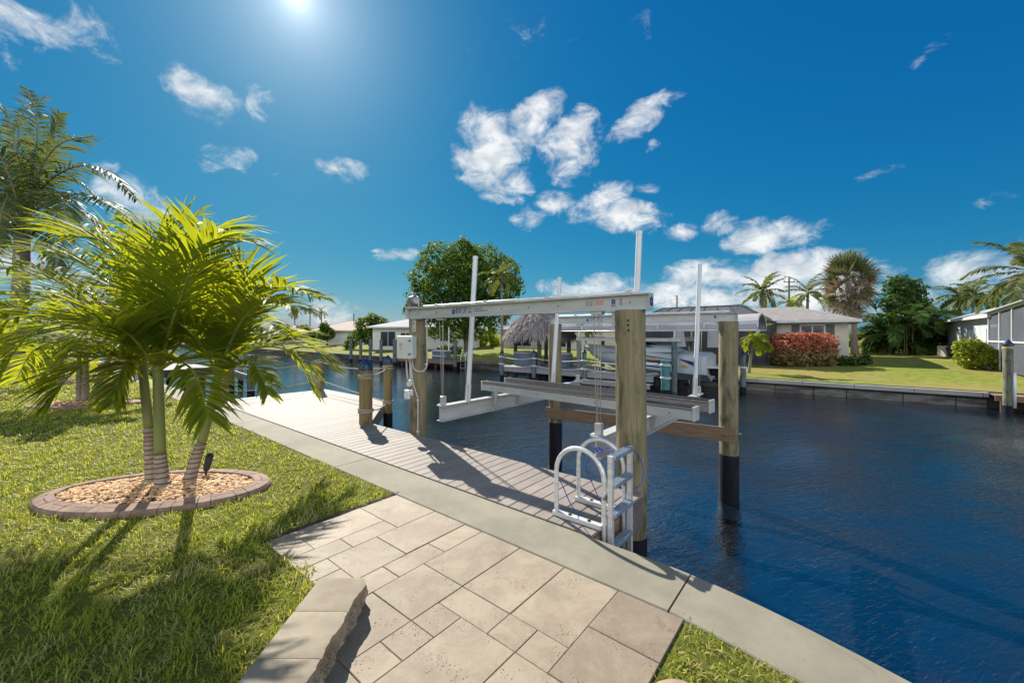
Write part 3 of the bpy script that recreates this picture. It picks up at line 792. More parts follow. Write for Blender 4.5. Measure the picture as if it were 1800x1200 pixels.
def stone_wall():
    t = thing('garden_wall', 'low limestone garden wall with honed cap slabs between grass and patio', 'garden wall', (-1.1, 2.2, 0))
    ys = [2.62, 2.30, 1.965, 1.63, 1.28, .9, .5]; rng = random.Random(4)
    for i, (y1, y0) in enumerate(zip(ys, ys[1:])):
        bm = bmesh.new(); bmesh.ops.create_grid(bm, x_segments=14, y_segments=16, size=.5)
        # slab top with a rough broken right edge
        m = MB(); nx, ny = 12, 16; x0, x1 = -1.256, -.945; g = .002; vs = []
        for b in range(ny + 1):
            y = y0 + g + (y1 - y0 - 2 * g) * b / ny
            ex = x1 + .006 * math.sin(y * 23 + i) + rng.uniform(-.004, .004)
            if i == 0 and b > ny - 3: ex -= .008 * (b - ny + 3)
            for a in range(nx + 1):
                f = a / nx; x = x0 + (ex - x0) * f
                vs.append((x, y, .158 + rng.uniform(-.0008, .0008) - (.004 if a == nx else 0) - (.004 if b in (0, ny) else 0)))
        fs = [(b * (nx + 1) + a, b * (nx + 1) + a + 1, (b + 1) * (nx + 1) + a + 1, (b + 1) * (nx + 1) + a) for b in range(ny) for a in range(nx)]
        n0 = len(vs)
        # sides straight down behind the rough face
        per = [b * (nx + 1) + nx for b in range(ny + 1)] + [ny * (nx + 1) + a for a in range(nx - 1, -1, -1)] + [b * (nx + 1) for b in range(ny - 1, -1, -1)] + [a for a in range(1, nx)]
        vs += [(vs[p_][0], vs[p_][1], .125) for p_ in per]; L = len(per)
        fs += [(per[k], n0 + k, n0 + (k + 1) % L, per[(k + 1) % L]) for k in range(L)]
        m.add(vs, fs); m.build('cap_slab', 'cap_stone', t, smooth=True, auto=40)
        bm.free()
    # chiselled body under the slabs
    m = MB(); ny, nz = 150, 14; vs = []
    for b in range(ny + 1):
        y = .5 + (2.618 - .5) * b / ny
        for c in range(nz + 1):
            z = -.05 + .185 * c / nz
            d = .008 * math.sin(y * 19 + z * 31) + .006 * math.sin(y * 47 - z * 60 + 2) + rng.uniform(-.007, .007)
            vs.append((-.968 + d + .018 * (1 - c / nz), y, z))
    fs = [(b * (nz + 1) + c, (b + 1) * (nz + 1) + c, (b + 1) * (nz + 1) + c + 1, b * (nz + 1) + c + 1) for b in range(ny) for c in range(nz)]
    m.add(vs, [f[::-1] for f in fs])
    m.obox((-1.246, .5, -.05), (.27, 0, 0), (0, 2.112, 0), (0, 0, .172))
    m.build('body', 'rough_stone', t)
    r = MB(); rr = random.Random(3); r.ico((.80, 1.93, -.02), (.13, .09, .07), 3, .03, rr)
    tag(r.build('rock', 'rock', smooth=True, loc=(.80, 1.93, 0)), 'smooth brown rock half buried beside the patio corner', 'rock')

BEDS = [((-3.93, 4.44), 1.14, .63, 3), ((-10.7, 9.98), 1.2, .66, 5), ((-16.7, 14.8), 1.2, .66, 7)]
BED_ROT = R(6)
BED_LABELS = ['large oval bed of tan pebbles in a brick curb round the nearest palms', 'oval pebble bed farther up the lawn behind the nearest palms', 'pale oval pebble bed farthest up the lawn']
def bed_pt(i, a, f, z=0):
    (cx, cy), rx, ry, _ = BEDS[i]; x, y = rx * f * math.cos(a), ry * f * math.sin(a)
    # a curb of even width: shift inward along the ellipse normal is close to scaling
    return Vector((cx + x * math.cos(BED_ROT) - y * math.sin(BED_ROT), cy + x * math.sin(BED_ROT) + y * math.cos(BED_ROT), z))
def in_bed(x, y, mg=1.03):
    r = np.zeros(len(x), bool)
    for (cx, cy), rx, ry, _ in BEDS:
        dx, dy = x - cx, y - cy; c, s = math.cos(-BED_ROT), math.sin(-BED_ROT)
        u, v = dx * c - dy * s, dx * s + dy * c
        r |= (u / (rx * mg)) ** 2 + (v / (ry * mg)) ** 2 < 1
    return r

def planting_bed(i):
    (cx, cy), rx, ry, seed = BEDS[i]; rng = random.Random(seed)
    t = thing('planting_bed', BED_LABELS[i], 'planting bed', (cx, cy, 0), 'pebble beds on the near lawn')
    cw = .175                                                     # curb width
    def pt(a, d, z):                                              # d metres inside the rim along the inward normal
        x, y = rx * math.cos(a), ry * math.sin(a); nx, ny = math.cos(a) / rx, math.sin(a) / ry; l = math.hypot(nx, ny)
        x -= nx / l * d; y -= ny / l * d
        return Vector((cx + x * math.cos(BED_ROT) - y * math.sin(BED_ROT), cy + x * math.sin(BED_ROT) + y * math.cos(BED_ROT), z))
    m = MB()
    # equal arc steps
    A = [k * 2 * math.pi / 720 for k in range(721)]; cum = [0]
    for a, b in zip(A, A[1:]): cum.append(cum[-1] + (pt(b, .08, 0) - pt(a, .08, 0)).length)
    def ang(l): return float(np.interp(l % cum[-1], cum, A))
    def brick(l0, l1, d0, d1):
        e = .003; k = 4; vs = []
        for j in range(k + 1):
            a = ang(l0 + e + (l1 - l0 - 2 * e) * j / k) if l1 < cum[-1] or j < k else A[-1] - .002
            h0, h1 = .045 if d0 < .02 else .062, .066
            if d0 < .02: prof = [(d0, -.05), (d0 + .002, .022), (d0 + .02, .047), (d1 - e, .060), (d1 - e, 0)]
            else: prof = [(d0 + e, 0), (d0 + e, .061), (d1 - .012, .066), (d1, .056), (d1, 0)]
            if d0 < .02 and d1 > .15: prof = [(d0, -.05), (d0 + .002, .022), (d0 + .02, .047), (d1 - .012, .066), (d1, .0)]
            vs += [pt(a, d, z) for d, z in prof]
        q = 5; fs = [(j * q + x, j * q + x + 1, (j + 1) * q + x + 1, (j + 1) * q + x) for j in range(k) for x in range(q - 1)]
        fs += [tuple(range(q))[::-1], tuple(k * q + x for x in range(q))]
        m.add(vs, fs)
    unit_ = .30; nu = int(cum[-1] / unit_); st_ = cum[-1] / nu
    for k in range(nu):
        l = k * st_; brick(l, l + st_ * .34, 0, cw); brick(l + st_ * .34, l + st_, 0, cw * .55); brick(l + st_ * .34, l + st_, cw * .55, cw)
    m.build('curb', 'curb', t)
    f = MB(); vs = [Vector((cx, cy, .075))]; 
    for rr, z in ((.35, .07), (.7, .058), (1., .03)):
        for k in range(48):
            a = k * 2 * math.pi / 48; q = pt(a, cw - .02, 0) - Vector((cx, cy, 0)); vs.append(Vector((cx, cy, z)) + q * rr)
    fs = [(0, 1 + k, 1 + (k + 1) % 48) for k in range(48)] + [(1 + r_ * 48 + k, 1 + (r_ + 1) * 48 + k, 1 + (r_ + 1) * 48 + (k + 1) % 48, 1 + r_ * 48 + (k + 1) % 48) for r_ in range(2) for k in range(48)]
    f.add(vs, fs); f.build('bed_soil', 'soil', t)
    base = MB(); base.ico((0, 0, 0), 1, 2 if i == 0 else 1); bv = np.array(base.v); bf = np.array(base.f)
    n = 2600 if i == 0 else 420; r2 = np.random.default_rng(seed); V = []; Fc = []
    for k in range(n):
        a = r2.uniform(0, 2 * math.pi); q = math.sqrt(r2.random()); p = Vector((cx, cy, 0)) + (pt(a, cw + .008, 0) - Vector((cx, cy, 0))) * q
        s = r2.uniform(.010, .024) * (1 if i == 0 else 1.8); sc3 = np.array([s * r2.uniform(.8, 1.4), s * r2.uniform(.7, 1.1), s * r2.uniform(.5, .8)])
        th = r2.uniform(0, 6.28); c_, s_ = math.cos(th), math.sin(th); pv = bv * sc3 * (1 + .13 * r2.normal(size=(len(bv), 1)))
        pv = pv @ np.array([[c_, s_, 0], [-s_, c_, 0], [0, 0, 1]]); V.append(pv + np.array([p.x, p.y, .078 - .045 * q * q + r2.uniform(-.006, .012)])); Fc.append(bf + k * len(bv))
    o = np_obj('gravel', np.vstack(V), np.vstack(Fc), 'pebble', t, smooth=True); o['kind'] = 'stuff'

def spotlight(p, yaw, label, sc_=1.0):
    t = thing('landscape_spotlight', label, 'garden light', p); p = Vector(p)
    d = Vector((math.cos(yaw) * .45, math.sin(yaw) * .45, .9)).normalized(); q = p + Z * .06 * sc_
    m = MB(); m.tube([p - Z * .05, q], .012 * sc_, 8); m.build('stake', 'bulk_pile', t)
    m = MB(); m.tube([q, q + d * .02, q + d * .14 * sc_, q + d * .16 * sc_], [.022 * sc_, .034 * sc_, .040 * sc_, .042 * sc_], 14); m.build('lamp_head', 'bulk_pile', t)
    m = MB(); a = q + d * .155 * sc_; m.tube([a, a + d * .05 * sc_], [.044 * sc_, .030 * sc_], 14, cap=False); m.build('glare_hood', 'bulk_pile', t)

def grass():
    rng = np.random.default_rng(5); PX = []; 
    def region(y0, y1, dens, right=True):
        n = int(dens * (y1 - y0) * 2.95 * (y1 + y0) / 2 * 1.0)
        y = rng.uniform(y0, y1, n); keep = rng.random(n) < y / y1; y = y[keep]
        x = rng.uniform(-1.5 * y - .5, 1.45 * y + .5)
        dx, dy = x - O.x, y - O.y; s = dx * U.x + dy * U.y; t = dx * N.x + dy * N.y
        inn = np.interp(s, [a for a, b in INN], [b for a, b in INN])
        jag = .035 * np.sin(s * 9) + .03 * np.sin(s * 23 + 1) + .02 * np.sin((s + t) * 61)
        ok = t < inn - .012 + .6 * np.abs(jag) * (rng.random(len(t)) < .12)
        pat = (s > -1.235 + jag * .4) & (s < 1.845) & (t < inn + .02) & ~((x < -1.19 + jag * .5) & (t < -1.80 + jag))
        ok &= ~pat; ok &= ~in_bed(x, y, 1.005)
        ok &= ~((x > -1.262) & (x < -.5) & (y < 2.64) & (s < 1.85))
        bare = (s > 1.84) & (t > inn - .16) & (t < inn - .02) & (rng.random(len(t)) < .55)
        ok &= ~bare
        clump = np.sin(x * 9.1 + 2 * np.sin(y * 5.3)) * np.sin(y * 8.3 + 1.7 * np.sin(x * 6.1)) + .5 * np.sin(x * 23 + y * 17)
        ok &= rng.random(len(t)) < (.62 + .32 * clump)
        return np.c_[x[ok], y[ok]], clump[ok]
    out = []
    for y0, y1, dens, h, w in ((1.25, 2.6, 9500, .052, .0065), (2.6, 4.2, 6200, .054, .0075), (4.2, 6.5, 2900, .056, .010), (6.5, 10, 1100, .06, .015), (10, 16, 360, .07, .026), (16, 26, 80, .09, .05)):
        p, cl = region(y0, y1, dens); out.append((p, cl, h, w))
    VV = []; n_all = 0
    for p, cl, h, w in out:
        n = len(p); th = rng.uniform(0, 2 * math.pi, n); lean = rng.uniform(.2, 1.6, n); hh = h * rng.uniform(.45, 1.25, n) * (1 + .25 * cl)
        d = np.c_[np.cos(th), np.sin(th)]; q = np.c_[-d[:, 1], d[:, 0]]; ww = w * rng.uniform(.6, 1.25, n)
        V = np.zeros((n, 6, 3)); b = np.c_[p, np.full(n, -.018)]
        for j, (f, wf) in enumerate(((0, .7), (.55, 1.0), (1, .12))):
            c = b.copy(); c[:, :2] += d * (hh * lean * f ** 1.7)[:, None]; c[:, 2] += hh * (f - .28 * lean * f * f)
            V[:, 2 * j] = c; V[:, 2 * j + 1] = c
            V[:, 2 * j, :2] -= q * (ww * wf / 2)[:, None]; V[:, 2 * j + 1, :2] += q * (ww * wf / 2)[:, None]
        VV.append(V.reshape(-1, 3)); n_all += n
    V = np.vstack(VV); i = np.arange(n_all)[:, None] * 6
    Q = np.vstack([i + np.array([[0, 1, 3, 2]]), i + np.array([[2, 3, 5, 4]])])
    o = np_obj('grass', V, Q, 'grass'); tag(o, 'green lawn grass with dry patches growing round the beds and patio', 'grass', kind='stuff')
    print('blades', n_all)

# ------------------------------------------------------------------ dock
DECK = [(-10.2, .012), (-10.2, 2.95), (-6.75, 2.92), (-4.62, 1.19), (.9, 1.17), (.9, .012)]
def deck_t(s):
    if s < -6.75: return 2.95 + (s + 10.2) / 3.45 * -.03
    if s < -4.62: return 2.92 + (s + 6.75) / 2.13 * -1.73
    return 1.19 - .02 * (s + 4.62) / 5.52
def dock():
    t = thing('dock', 'grey brown composite deck dock along the near seawall', 'dock', W(-4, 1, 0))
    m = MB(); bw = .1585; nb = int(11.1 / bw); cut = sorted([-10.2 + i * bw for i in range(nb + 1)])
    for a in cut:
        s0, s1 = a + .004, min(a + bw - .004, .9)
        if s1 - s0 < .02: continue
        xs = [s0] + [k for k in (-6.75, -4.62) if s0 < k < s1] + [s1]
        poly = [W(s, .014) for s in xs] + [W(s, deck_t(s) + .022) for s in xs[::-1]]
        zt = -.002; n = len(poly); c = .004; cx = sum((p for p in poly), Vector((0, 0, 0))) / n
        lo = [Vector((p.x, p.y, -.03)) for p in poly]; mi = [Vector((p.x, p.y, zt - c)) for p in poly]
        tp = [Vector((p.x, p.y, zt)) - (U * c * (1 if (p - cx).dot(U) > 0 else -1)) for p in poly]
        tp = [Vector((v.x, v.y, zt)) for v in tp]
        vs = lo + mi + tp
        fs = [tuple(range(2 * n, 3 * n))[::-1]] + [(r_ + k, r_ + n + k, r_ + n + (k + 1) % n, r_ + (k + 1) % n) for r_ in (0, n) for k in range(n)]
        m.add(vs, fs)
    m.build('decking', 'deck', t)
    m = MB(); th = .035
    edge = [(-10.2, .02), (-10.2, 2.95), (-6.75, 2.92), (-4.62, 1.19), (.9, 1.17)]
    for (s0, t0), (s1, t1) in zip(edge, edge[1:]):
        a, b = W(s0, t0, -.335), W(s1, t1, -.335); d = (b - a); nrm = Vector((d.y, -d.x, 0)).normalized()
        m.obox(a + nrm * .0, d, nrm * th, Z * .302)
    m.build('fascia', 'composite', t)
    m = MB(); m.sbox(.862, .898, .06, .58, -.34, -.034); m.build('end_joist', 'lumber', t)
    m = MB(); m.sbox(.864, .899, .585, 1.165, -.335, -.034); m.build('end_fascia', 'composite', t)
    m = MB()
    for s in (-9, -7, -5, -3.2, -1.5, .3): m.sbox(s, s + .09, .05, min(1.1, deck_t(s) - .1), -.33, -.05); m.cyl(W(s, min(1., deck_t(s) - .2)), .1, -3, -.05, 10)
    m.build('substructure', 'dark_lumber', t)

def coil(m, p, r, z, turns=3, rr=.016, tilt=.012, seed=0):
    rng = random.Random(seed)
    for k in range(turns):
        zz = z + k * rr * 1.9; a0 = rng.uniform(0, 6)
        m.tube([(p[0] + (r + rr * .8) * math.cos(a), p[1] + (r + rr * .8) * math.sin(a), zz + tilt * math.sin(a + a0)) for a in [i * 2 * math.pi / 24 for i in range(25)]], rr, 6)

def dock_post(label, p, r, ztop, coils, wrap=None, zbot=-3):
    t = thing('dock_post', label, 'dock post', p, 'rope railing posts on the near dock')
    m = MB(); m.cyl(p, r, zbot, ztop, 24); m.build('shaft', 'post', t, smooth=True, auto=40)
    m = MB(); m.cone(p, [(r * 1.09, ztop - .10), (r * 1.10, ztop - .012), (r * 1.04, ztop + .01), (.012, ztop + r * 1.15), (.004, ztop + r * 1.17)], 20); m.build('cone_cap', 'cap', t, smooth=True, auto=30)
    for k, z in enumerate(coils):
        c = MB(); coil(c, p, r, z, 3, .015, .01, k); c.build('rope_coil', 'rope', t, smooth=True)
    if wrap is not None:
        m = MB(); m.cyl(p, r + .006, WATER_Z - .5, wrap, 24); m.build('pile_wrap', 'black', t, smooth=True, auto=40)
    return t

def posts_and_ropes():
    p1 = G(643, 744); p2 = W(-5.86, 2.42); p3 = W(-10.0, 2.70); p4 = W(-10.05, .20)
    dock_post('nearest tan timber dock post with blue cone cap, standing on the deck edge', p1, .125, 1.15, (.90, .235))
    dock_post('slim timber dock post with blue cone cap and black foot in the water', p2, .102, 1.14, (.93, .10), wrap=-.13)
    dock_post('timber dock post at the far corner of the deck', p3, .12, 1.10, (.88, .30))
    dock_post('timber dock post beside the grass where dock and lawn meet', p4, .11, 1.05, (.86, .25))
    def rope(a, b, za, zb, drop, label):
        d = (b - a); d.z = 0; d.normalize(); A, B = a + d * .11, b - d * .11
        m = MB(); m.tube(sag((A.x, A.y, za), (B.x, B.y, zb), drop), .0135, 6); tag(m.build('rope', 'rope', smooth=True, loc=(A.x, A.y, za)), label, 'rope', 'dock railing ropes')
    rope(p4, p3, .86, .90, .10, 'upper rope railing along the left end of the dock'); rope(p4, p3, .25, .33, .09, 'lower rope railing along the left end of the dock')
    rope(p3, p2, .90, .94, .10, 'upper sagging rope between the far corner post and the slim post'); rope(p3, p2, .33, .12, .02, 'lower rope between the far corner post and the slim post')
    rope(p2, p1, .95, .93, .05, 'short upper rope from the nearest post to the slim post'); rope(p2, p1, .12, .27, .08, 'short lower rope from the nearest post to the slim post')

# ------------------------------------------------------------------ boat lift
PA, PB, PC, PD = W(-3.30, 1.35), W(.68, 1.36), W(-3.40, 6.0), W(.74, 6.4)
BEAM_Z0, BEAM_Z1 = 2.035, 2.222
def piling(label, p, r, top, wrap, mat='pile', seed=0):
    t = thing('lift_piling', label, 'piling', (p.x, p.y, -3), 'four timber pilings of the boat lift')
    rng = random.Random(seed); zs = np.linspace(-3.2, top, 22)
    m = MB(); m.tube([(p.x + .008 * math.sin(z * 1.3 + seed), p.y + .008 * math.cos(z * 1.7 + seed), z) for z in zs], [r * (1.06 - .02 * i / 21 + .006 * math.sin(i * 1.9 + seed)) for i in range(22)], 32)
    m.build('shaft', mat, t, smooth=True, auto=50)
    m = MB(); m.tube([(p.x, p.y, z) for z in (-3.1, -2.2, wrap - .03, wrap)], [r * 1.12, r * 1.12, r * 1.11, r * 1.085], 28); m.build('pile_wrap', 'black', t, smooth=True, auto=40)
    return t
def disc(m, c, nrm, r, h=.008, n=12):
    c, nrm = Vector(c), Vector(nrm).normalized(); m.tube([c, c + nrm * h], r, n)
def ibeam(m, a, b, z0, z1, fw=.12, ft=.013, wt=.012):
    a, b = Vector((a.x, a.y, 0)), Vector((b.x, b.y, 0)); d = (b - a); q = Vector((-d.y, d.x, 0)).normalized()
    m.obox(a - q * fw / 2 + Z * z0, d, q * fw, Z * ft); m.obox(a - q * fw / 2 + Z * (z1 - ft), d, q * fw, Z * ft)
    m.obox(a - q * wt / 2 + Z * (z0 + ft), d, q * wt, Z * (z1 - z0 - 2 * ft))
def text_obj(name, s, loc, xdir, size, parent, mat='ink', ext=.001, bold=.0, sx=1.0):
    cu = bpy.data.curves.new(name, 'FONT'); cu.body = s; cu.size = size; cu.extrude = ext; cu.offset = bold; cu.align_y = 'CENTER'; cu.resolution_u = 4
    cu.materials.append(MT[mat]); o = bpy.data.objects.new(name, cu); COL.objects.link(o)
    x = Vector(xdir).normalized(); y = Z; z = x.cross(y)
    M = Matrix((x, y, z)).transposed().to_4x4() @ Matrix.Diagonal((sx, 1, 1, 1)); M.translation = Vector(loc) - Vector(ORIG.get(parent.name, (0, 0, 0)))
    o.parent = parent; o.matrix_local = M; ORIG[o.name] = ORIG.get(parent.name); return o
def emblem(parent, c, xdir, h, name='emblem'):
    """a small blue house-shaped badge with a pale ring"""
    x = Vector(xdir).normalized(); nrm = x.cross(Z)
    def pl(pts, off, th):
        m = MB(); n = len(pts); a = [Vector(c) + x * px * h + Z * pz * h + nrm * off for px, pz in pts]; b = [v + nrm * th for v in a]
        m.add(a + b, [tuple(range(n, 2 * n)), tuple(range(n))[::-1]] + [(k, (k + 1) % n, n + (k + 1) % n, n + k) for k in range(n)]); return m
    e = pl([(-.38, -.5), (.38, -.5), (.44, .18), (.22, .34), (0, .5), (-.22, .34), (-.44, .18)], .0005, .0012).build(name, 'ink', parent)
    pl([(.12 * math.cos(k * math.pi / 4 + .39), .12 * math.sin(k * math.pi / 4 + .39) - .05) for k in range(8)], .0022, .0008).build('emblem_centre', 'white_metal', e)
def fine_print(parent, o, xdir, rows, w, h, mat='ink', seed=1):
    x = Vector(xdir).normalized(); nrm = x.cross(Z); rng = random.Random(seed); m = MB(); rh = h / rows
    for r_ in range(rows):
        q = 0
        while q < w:
            ww = min(rng.uniform(.2, .8) * rh, w - q); m.obox(Vector(o) + x * q - Z * (r_ * rh * 1.15) + nrm * .0006, x * ww, Z * -rh * .55, nrm * .001); q += ww + rh * .22
    m.build('fine_print', mat, parent)

def top_beam(label, a, b, ext0, ext1, near):
    d = (b - a); d.z = 0; L = d.length; d.normalize(); f = d.cross(Z)         # f: towards our bank
    A, B = a - d * ext0, b + d * ext1
    t = thing('lift_beam', label, 'boat lift beam', (a.x, a.y, BEAM_Z0), 'overhead beams of the boat lift')
    m = MB(); ibeam(m, A, B, BEAM_Z0, BEAM_Z1, .13); m.build('beam', 'white_metal', t)
    face = f * .0065
    for k in range(9):
        m = MB(); p = A.lerp(B, (k + .5) / 9); disc(m, Vector((p.x, p.y, BEAM_Z0 + .095)) + face, f, .011, .007, 8); m.build('bolt', 'bolt', t)
    m = MB(); m.obox(Vector((B.x, B.y, BEAM_Z0 + .001)) - f * -.066, -f * .132, d * .006, Z * (BEAM_Z1 - BEAM_Z0 - .002))
    m.obox(Vector((A.x, A.y, BEAM_Z0 + .001)) - f * -.066, -f * .132, -d * .006, Z * (BEAM_Z1 - BEAM_Z0 - .002)); m.build('end_plate', 'white_metal', t)
    # drive shaft along the top and pillow blocks
    m = MB(); q = -f * .02; m.tube([Vector((A.x, A.y, BEAM_Z1 + .03)) + q + d * .2, Vector((B.x, B.y, BEAM_Z1 + .03)) + q - d * .15], .016, 10); m.build('drive_shaft', 'aluminium', t, smooth=True)
    for k in (.16, .42, .68, .94):
        m = MB(); p = A.lerp(B, k); m.bbox(Vector((p.x, p.y, BEAM_Z1 + .028)) + q, .07, .05, .056, .012, d, Vector((-d.y, d.x, 0))); m.build('bearing', 'white_metal', t)
    # brackets that bolt the beam to the pilings
    for p, sgn in ((a, 1), (b, -1)):
        m = MB(); c = Vector((p.x, p.y, 0)) + d * sgn * (.10 if sgn > 0 else .178) + f * (.128 if sgn > 0 else 0)
        m.obox(c + Z * 1.80 + f * .02 - d * .045, d * .09, f * .010, Z * .225)
        m.obox(c + Z * 2.022 - f * .06 - d * (.03 if sgn > 0 else .10), d * .13, f * .13, Z * .012)
        vs = [c + Z * 2.02 + f * .021 - d * .06, c + Z * 2.02 + f * .021 + d * .06, c + Z * 1.96 + f * .021]; m.add(vs + [v - f * .02 for v in vs], [(0, 1, 2), (5, 4, 3), (0, 3, 4, 1), (1, 4, 5, 2), (2, 5, 3, 0)])
        br = m.build('bracket', 'white_metal', t)
        for z in (1.84, 1.94): m = MB(); disc(m, c + Z * z + f * .03, f, .013, .01, 8); m.build('bolt', 'bolt', br)
    return t, A, B, d, f, face

def boat_lift():
    for lab, p, r, tp, wr, mt, sd in (
            ('timber lift piling carrying the grey control box and the motor', PA, .145, BEAM_Z0 - .002, -.6, 'pile', 1),
            ('thick mottled timber lift piling nearest the camera behind the ladder', PB, .165, BEAM_Z0 - .002, -.57, 'pile', 2),
            ('timber lift piling farther out, behind the left ends of the white bunks', PC, .165, BEAM_Z0 - .002, -.615, 'pile', 3),
            ('timber lift piling standing alone in open water at the right', PD, .178, BEAM_Z0 - .002, -.79, 'pile', 4)):
        piling(lab, p, r, tp, wr, mt, sd)
    # knot holes and carved marks on the nearest piling
    for k, (px, py) in enumerate(((1104, 563), (1104, 571), (1104.5, 580))):
        m = MB(); q = P(px, py, PB.y - .163); disc(m, q, Vector((-.2, -1, 0)), .012, .006, 8); m.build('bolt_hole', 'black', bpy.data.objects['lift_piling.001'])

    t, A, B, d, f, face = top_beam('white overhead lift beam nearest, lettered in blue, with motor at its left end', PA, PB, .22, .235, True)
    ip = lambda s, z: A + d * s + Z * z + face
    s0 = (-2.33 + 3.52)
    emblem(t, ip(s0 - .02, BEAM_Z0 + .098), d, .085)
    text_obj('lettering', 'BOAT LIFT U.S.', ip(s0 + .035, BEAM_Z0 + .098) + f * .0006, d, .118, t, 'ink', .0008, .0015, .47)
    fine_print(t, ip(s0 + .44, BEAM_Z0 + .125), d, 1, .20, .018, seed=2); fine_print(t, ip(s0 + .44, BEAM_Z0 + .092), d, 1, .30, .020, seed=3)
    L = (B - A).length
    m = MB(); m.obox(ip(L - .83, BEAM_Z0 + .055), d * .11, f * .0012, Z * .085); p1 = m.build('instruction_label', 'grey_label', t)
    m = MB(); m.obox(ip(L - .70, BEAM_Z0 + .06), d * .135, f * .0012, Z * .08); p2 = m.build('warning_label', 'pink_label', t)
    fine_print(p1, ip(L - .825, BEAM_Z0 + .13) + f * .0012, d, 6, .10, .06, 'motor', 4); fine_print(p2, ip(L - .693, BEAM_Z0 + .13) + f * .0012, d, 5, .12, .055, 'red', 5)
    emblem(t, ip(L - .45, BEAM_Z0 + .115), d, .06); fine_print(t, ip(L - .48, BEAM_Z0 + .078), d, 3, .06, .03, seed=6); fine_print(t, ip(L - .37, BEAM_Z0 + .14), d, 6, .03, .07, seed=7)
    emblem(t, B + Z * (BEAM_Z0 + .098) + d * .0065 + f * .0, Vector((-f.x, -f.y, 0)), .11)
    # motor on the left end
    mo = MB(); c = Vector((A.x, A.y, BEAM_Z1 + .135)) + d * .09 - f * .01
    ax = (d * .9 + f * .35).normalized()
    mo.tube([c - ax * .13, c - ax * .11, c + ax * .09, c + ax * .12, c + ax * .145], [.075, .105, .105, .088, .05], 24)
    for k in range(10):
        a = k * .628; q = Vector((0, 0, 1)) * math.sin(a) + ax.cross(Z) * math.cos(a); mo.obox(c - ax * .09 + q * .100 - ax.cross(q) * .004, ax * .16, q * .012, ax.cross(q) * .008)
    mt = mo.build('motor', 'motor', t, smooth=True, auto=35)
    mo = MB(); mo.bbox(c + Z * .118, .11, .08, .06, .012, ax, ax.cross(Z)); mo.build('terminal_box', 'motor', mt)
    mo = MB(); mo.tube([c + ax * .145, c + ax * .165], [.055, .05], 20); mo.build('end_bell', 'white_metal', mt, smooth=True, auto=40)
    mo = MB(); side = ax.cross(Z); mo.obox(c + side * .111 - ax * .075 - Z * .01, ax * .10, side * .0035, Z * .026); mo.build('rating_plate', 'yellow', mt)
    mo = MB(); mo.obox(Vector((A.x, A.y, BEAM_Z1 + .001)) - d * .03 - f * -.09, d * .26, -f * .18, Z * .03); mo.build('mount_plate', 'white_metal', mt)
    mo = MB(); mo.bbox(Vector((A.x, A.y, BEAM_Z0 + .11)) - d * .035 + f * .0, .06, .15, .17, .012, d, -f)
    for k in range(4): mo.obox(Vector((A.x, A.y, BEAM_Z0 + .03)) - d * .075 + f * (.06 - k * .035), d * .012, -f * .02, Z * .16)
    mo.build('gearbox', 'white_metal', t)
    mo = MB(); mo.tube(catmull([c + ax * .13 + Z * .04, c + ax * .24 + Z * .06, c + ax * .30 - Z * .02, c + ax * .31 - Z * .11], 12), .012, 8); mo.build('motor_cable', 'conduit', t, smooth=True)

    t2, A2, B2, d2, f2, face2 = top_beam('white overhead lift beam farther out over the water', PC, PD, .12, .16, False)
    ip2 = lambda s, z: A2 + d2 * s + Z * z + face2
    q = 1.06
    m = MB(); m.obox(ip2(q - .06, BEAM_Z0 + .055), d2 * .80, f2 * .0012, Z * .09); m.build('name_strip', 'paper', t2)
    emblem(t2, ip2(q, BEAM_Z0 + .098) + f2 * .0014, d2, .085)
    text_obj('lettering', 'BOAT LIFT U.S.', ip2(q + .06, BEAM_Z0 + .098) + f2 * .002, d2, .118, t2, 'ink', .0008, .0015, .47)
    fine_print(t2, ip2(q + .46, BEAM_Z0 + .125) + f2 * .0014, d2, 1, .20, .018, seed=2); fine_print(t2, ip2(q + .46, BEAM_Z0 + .092) + f2 * .0014, d2, 1, .24, .02, seed=3)
    emblem(t2, ip2((B2 - A2).length - .42, BEAM_Z0 + .105), d2, .06); emblem(t2, B2 + Z * (BEAM_Z0 + .098) + d2 * .0065, Vector((-f2.x, -f2.y, 0)), .10)

    # hanging cradle: two cross beams, two bunks, four guide posts, four falls of cable
    cr = thing('lift_cradle', 'white aluminium lift cradle hanging over the water with two long bunks', 'boat lift cradle', W(-1.2, 3, .24))
    CZ0, CZ1 = .25, .52
    rails = []
    for s, dz in ((-2.67, .03), (.25, -.02)):
        m = MB(); a, b = W(s, 1.32), W(s, 6.05); ibeam(m, a, b, CZ0 + dz, CZ1 + dz, .15, .016, .014); cb = m.build('cross_beam', 'white_metal', cr)
        for tt, bt in ((1.40, 1.36), (5.95, 6.0)):
            m = MB(); c = W(s, tt, CZ1 + dz); m.bbox(c + Z * .075, .09, .075, .15, .008); m.bbox(c + Z * -.02, .12, .06, .05, .006); m.cbox(c + Z * .0 - U * .07, .06, .10, .02)
            disc(m, c + Z * .09 - N * .04, -N, .018, .01); m.build('pulley_block', 'white_metal', cb)
            m = MB(); top = W(s, bt + (.03 if bt > 3 else 0), BEAM_Z0); m.bbox(top - Z * .02, .16, .09, .04, .008); m.build('sheave', 'white_metal', cr)
            m = MB()
            for k in (-1, 1): m.tube([top + U * (.012 + .05 * (k > 0)) - N * .02 * k, c + Z * .15 + U * .018 * k], .0055, 6)
            m.tube([top + U * -.05, c + Z * .12 + U * -.03], .006, 6)
            m.build('cable', 'cable', cr, smooth=True)
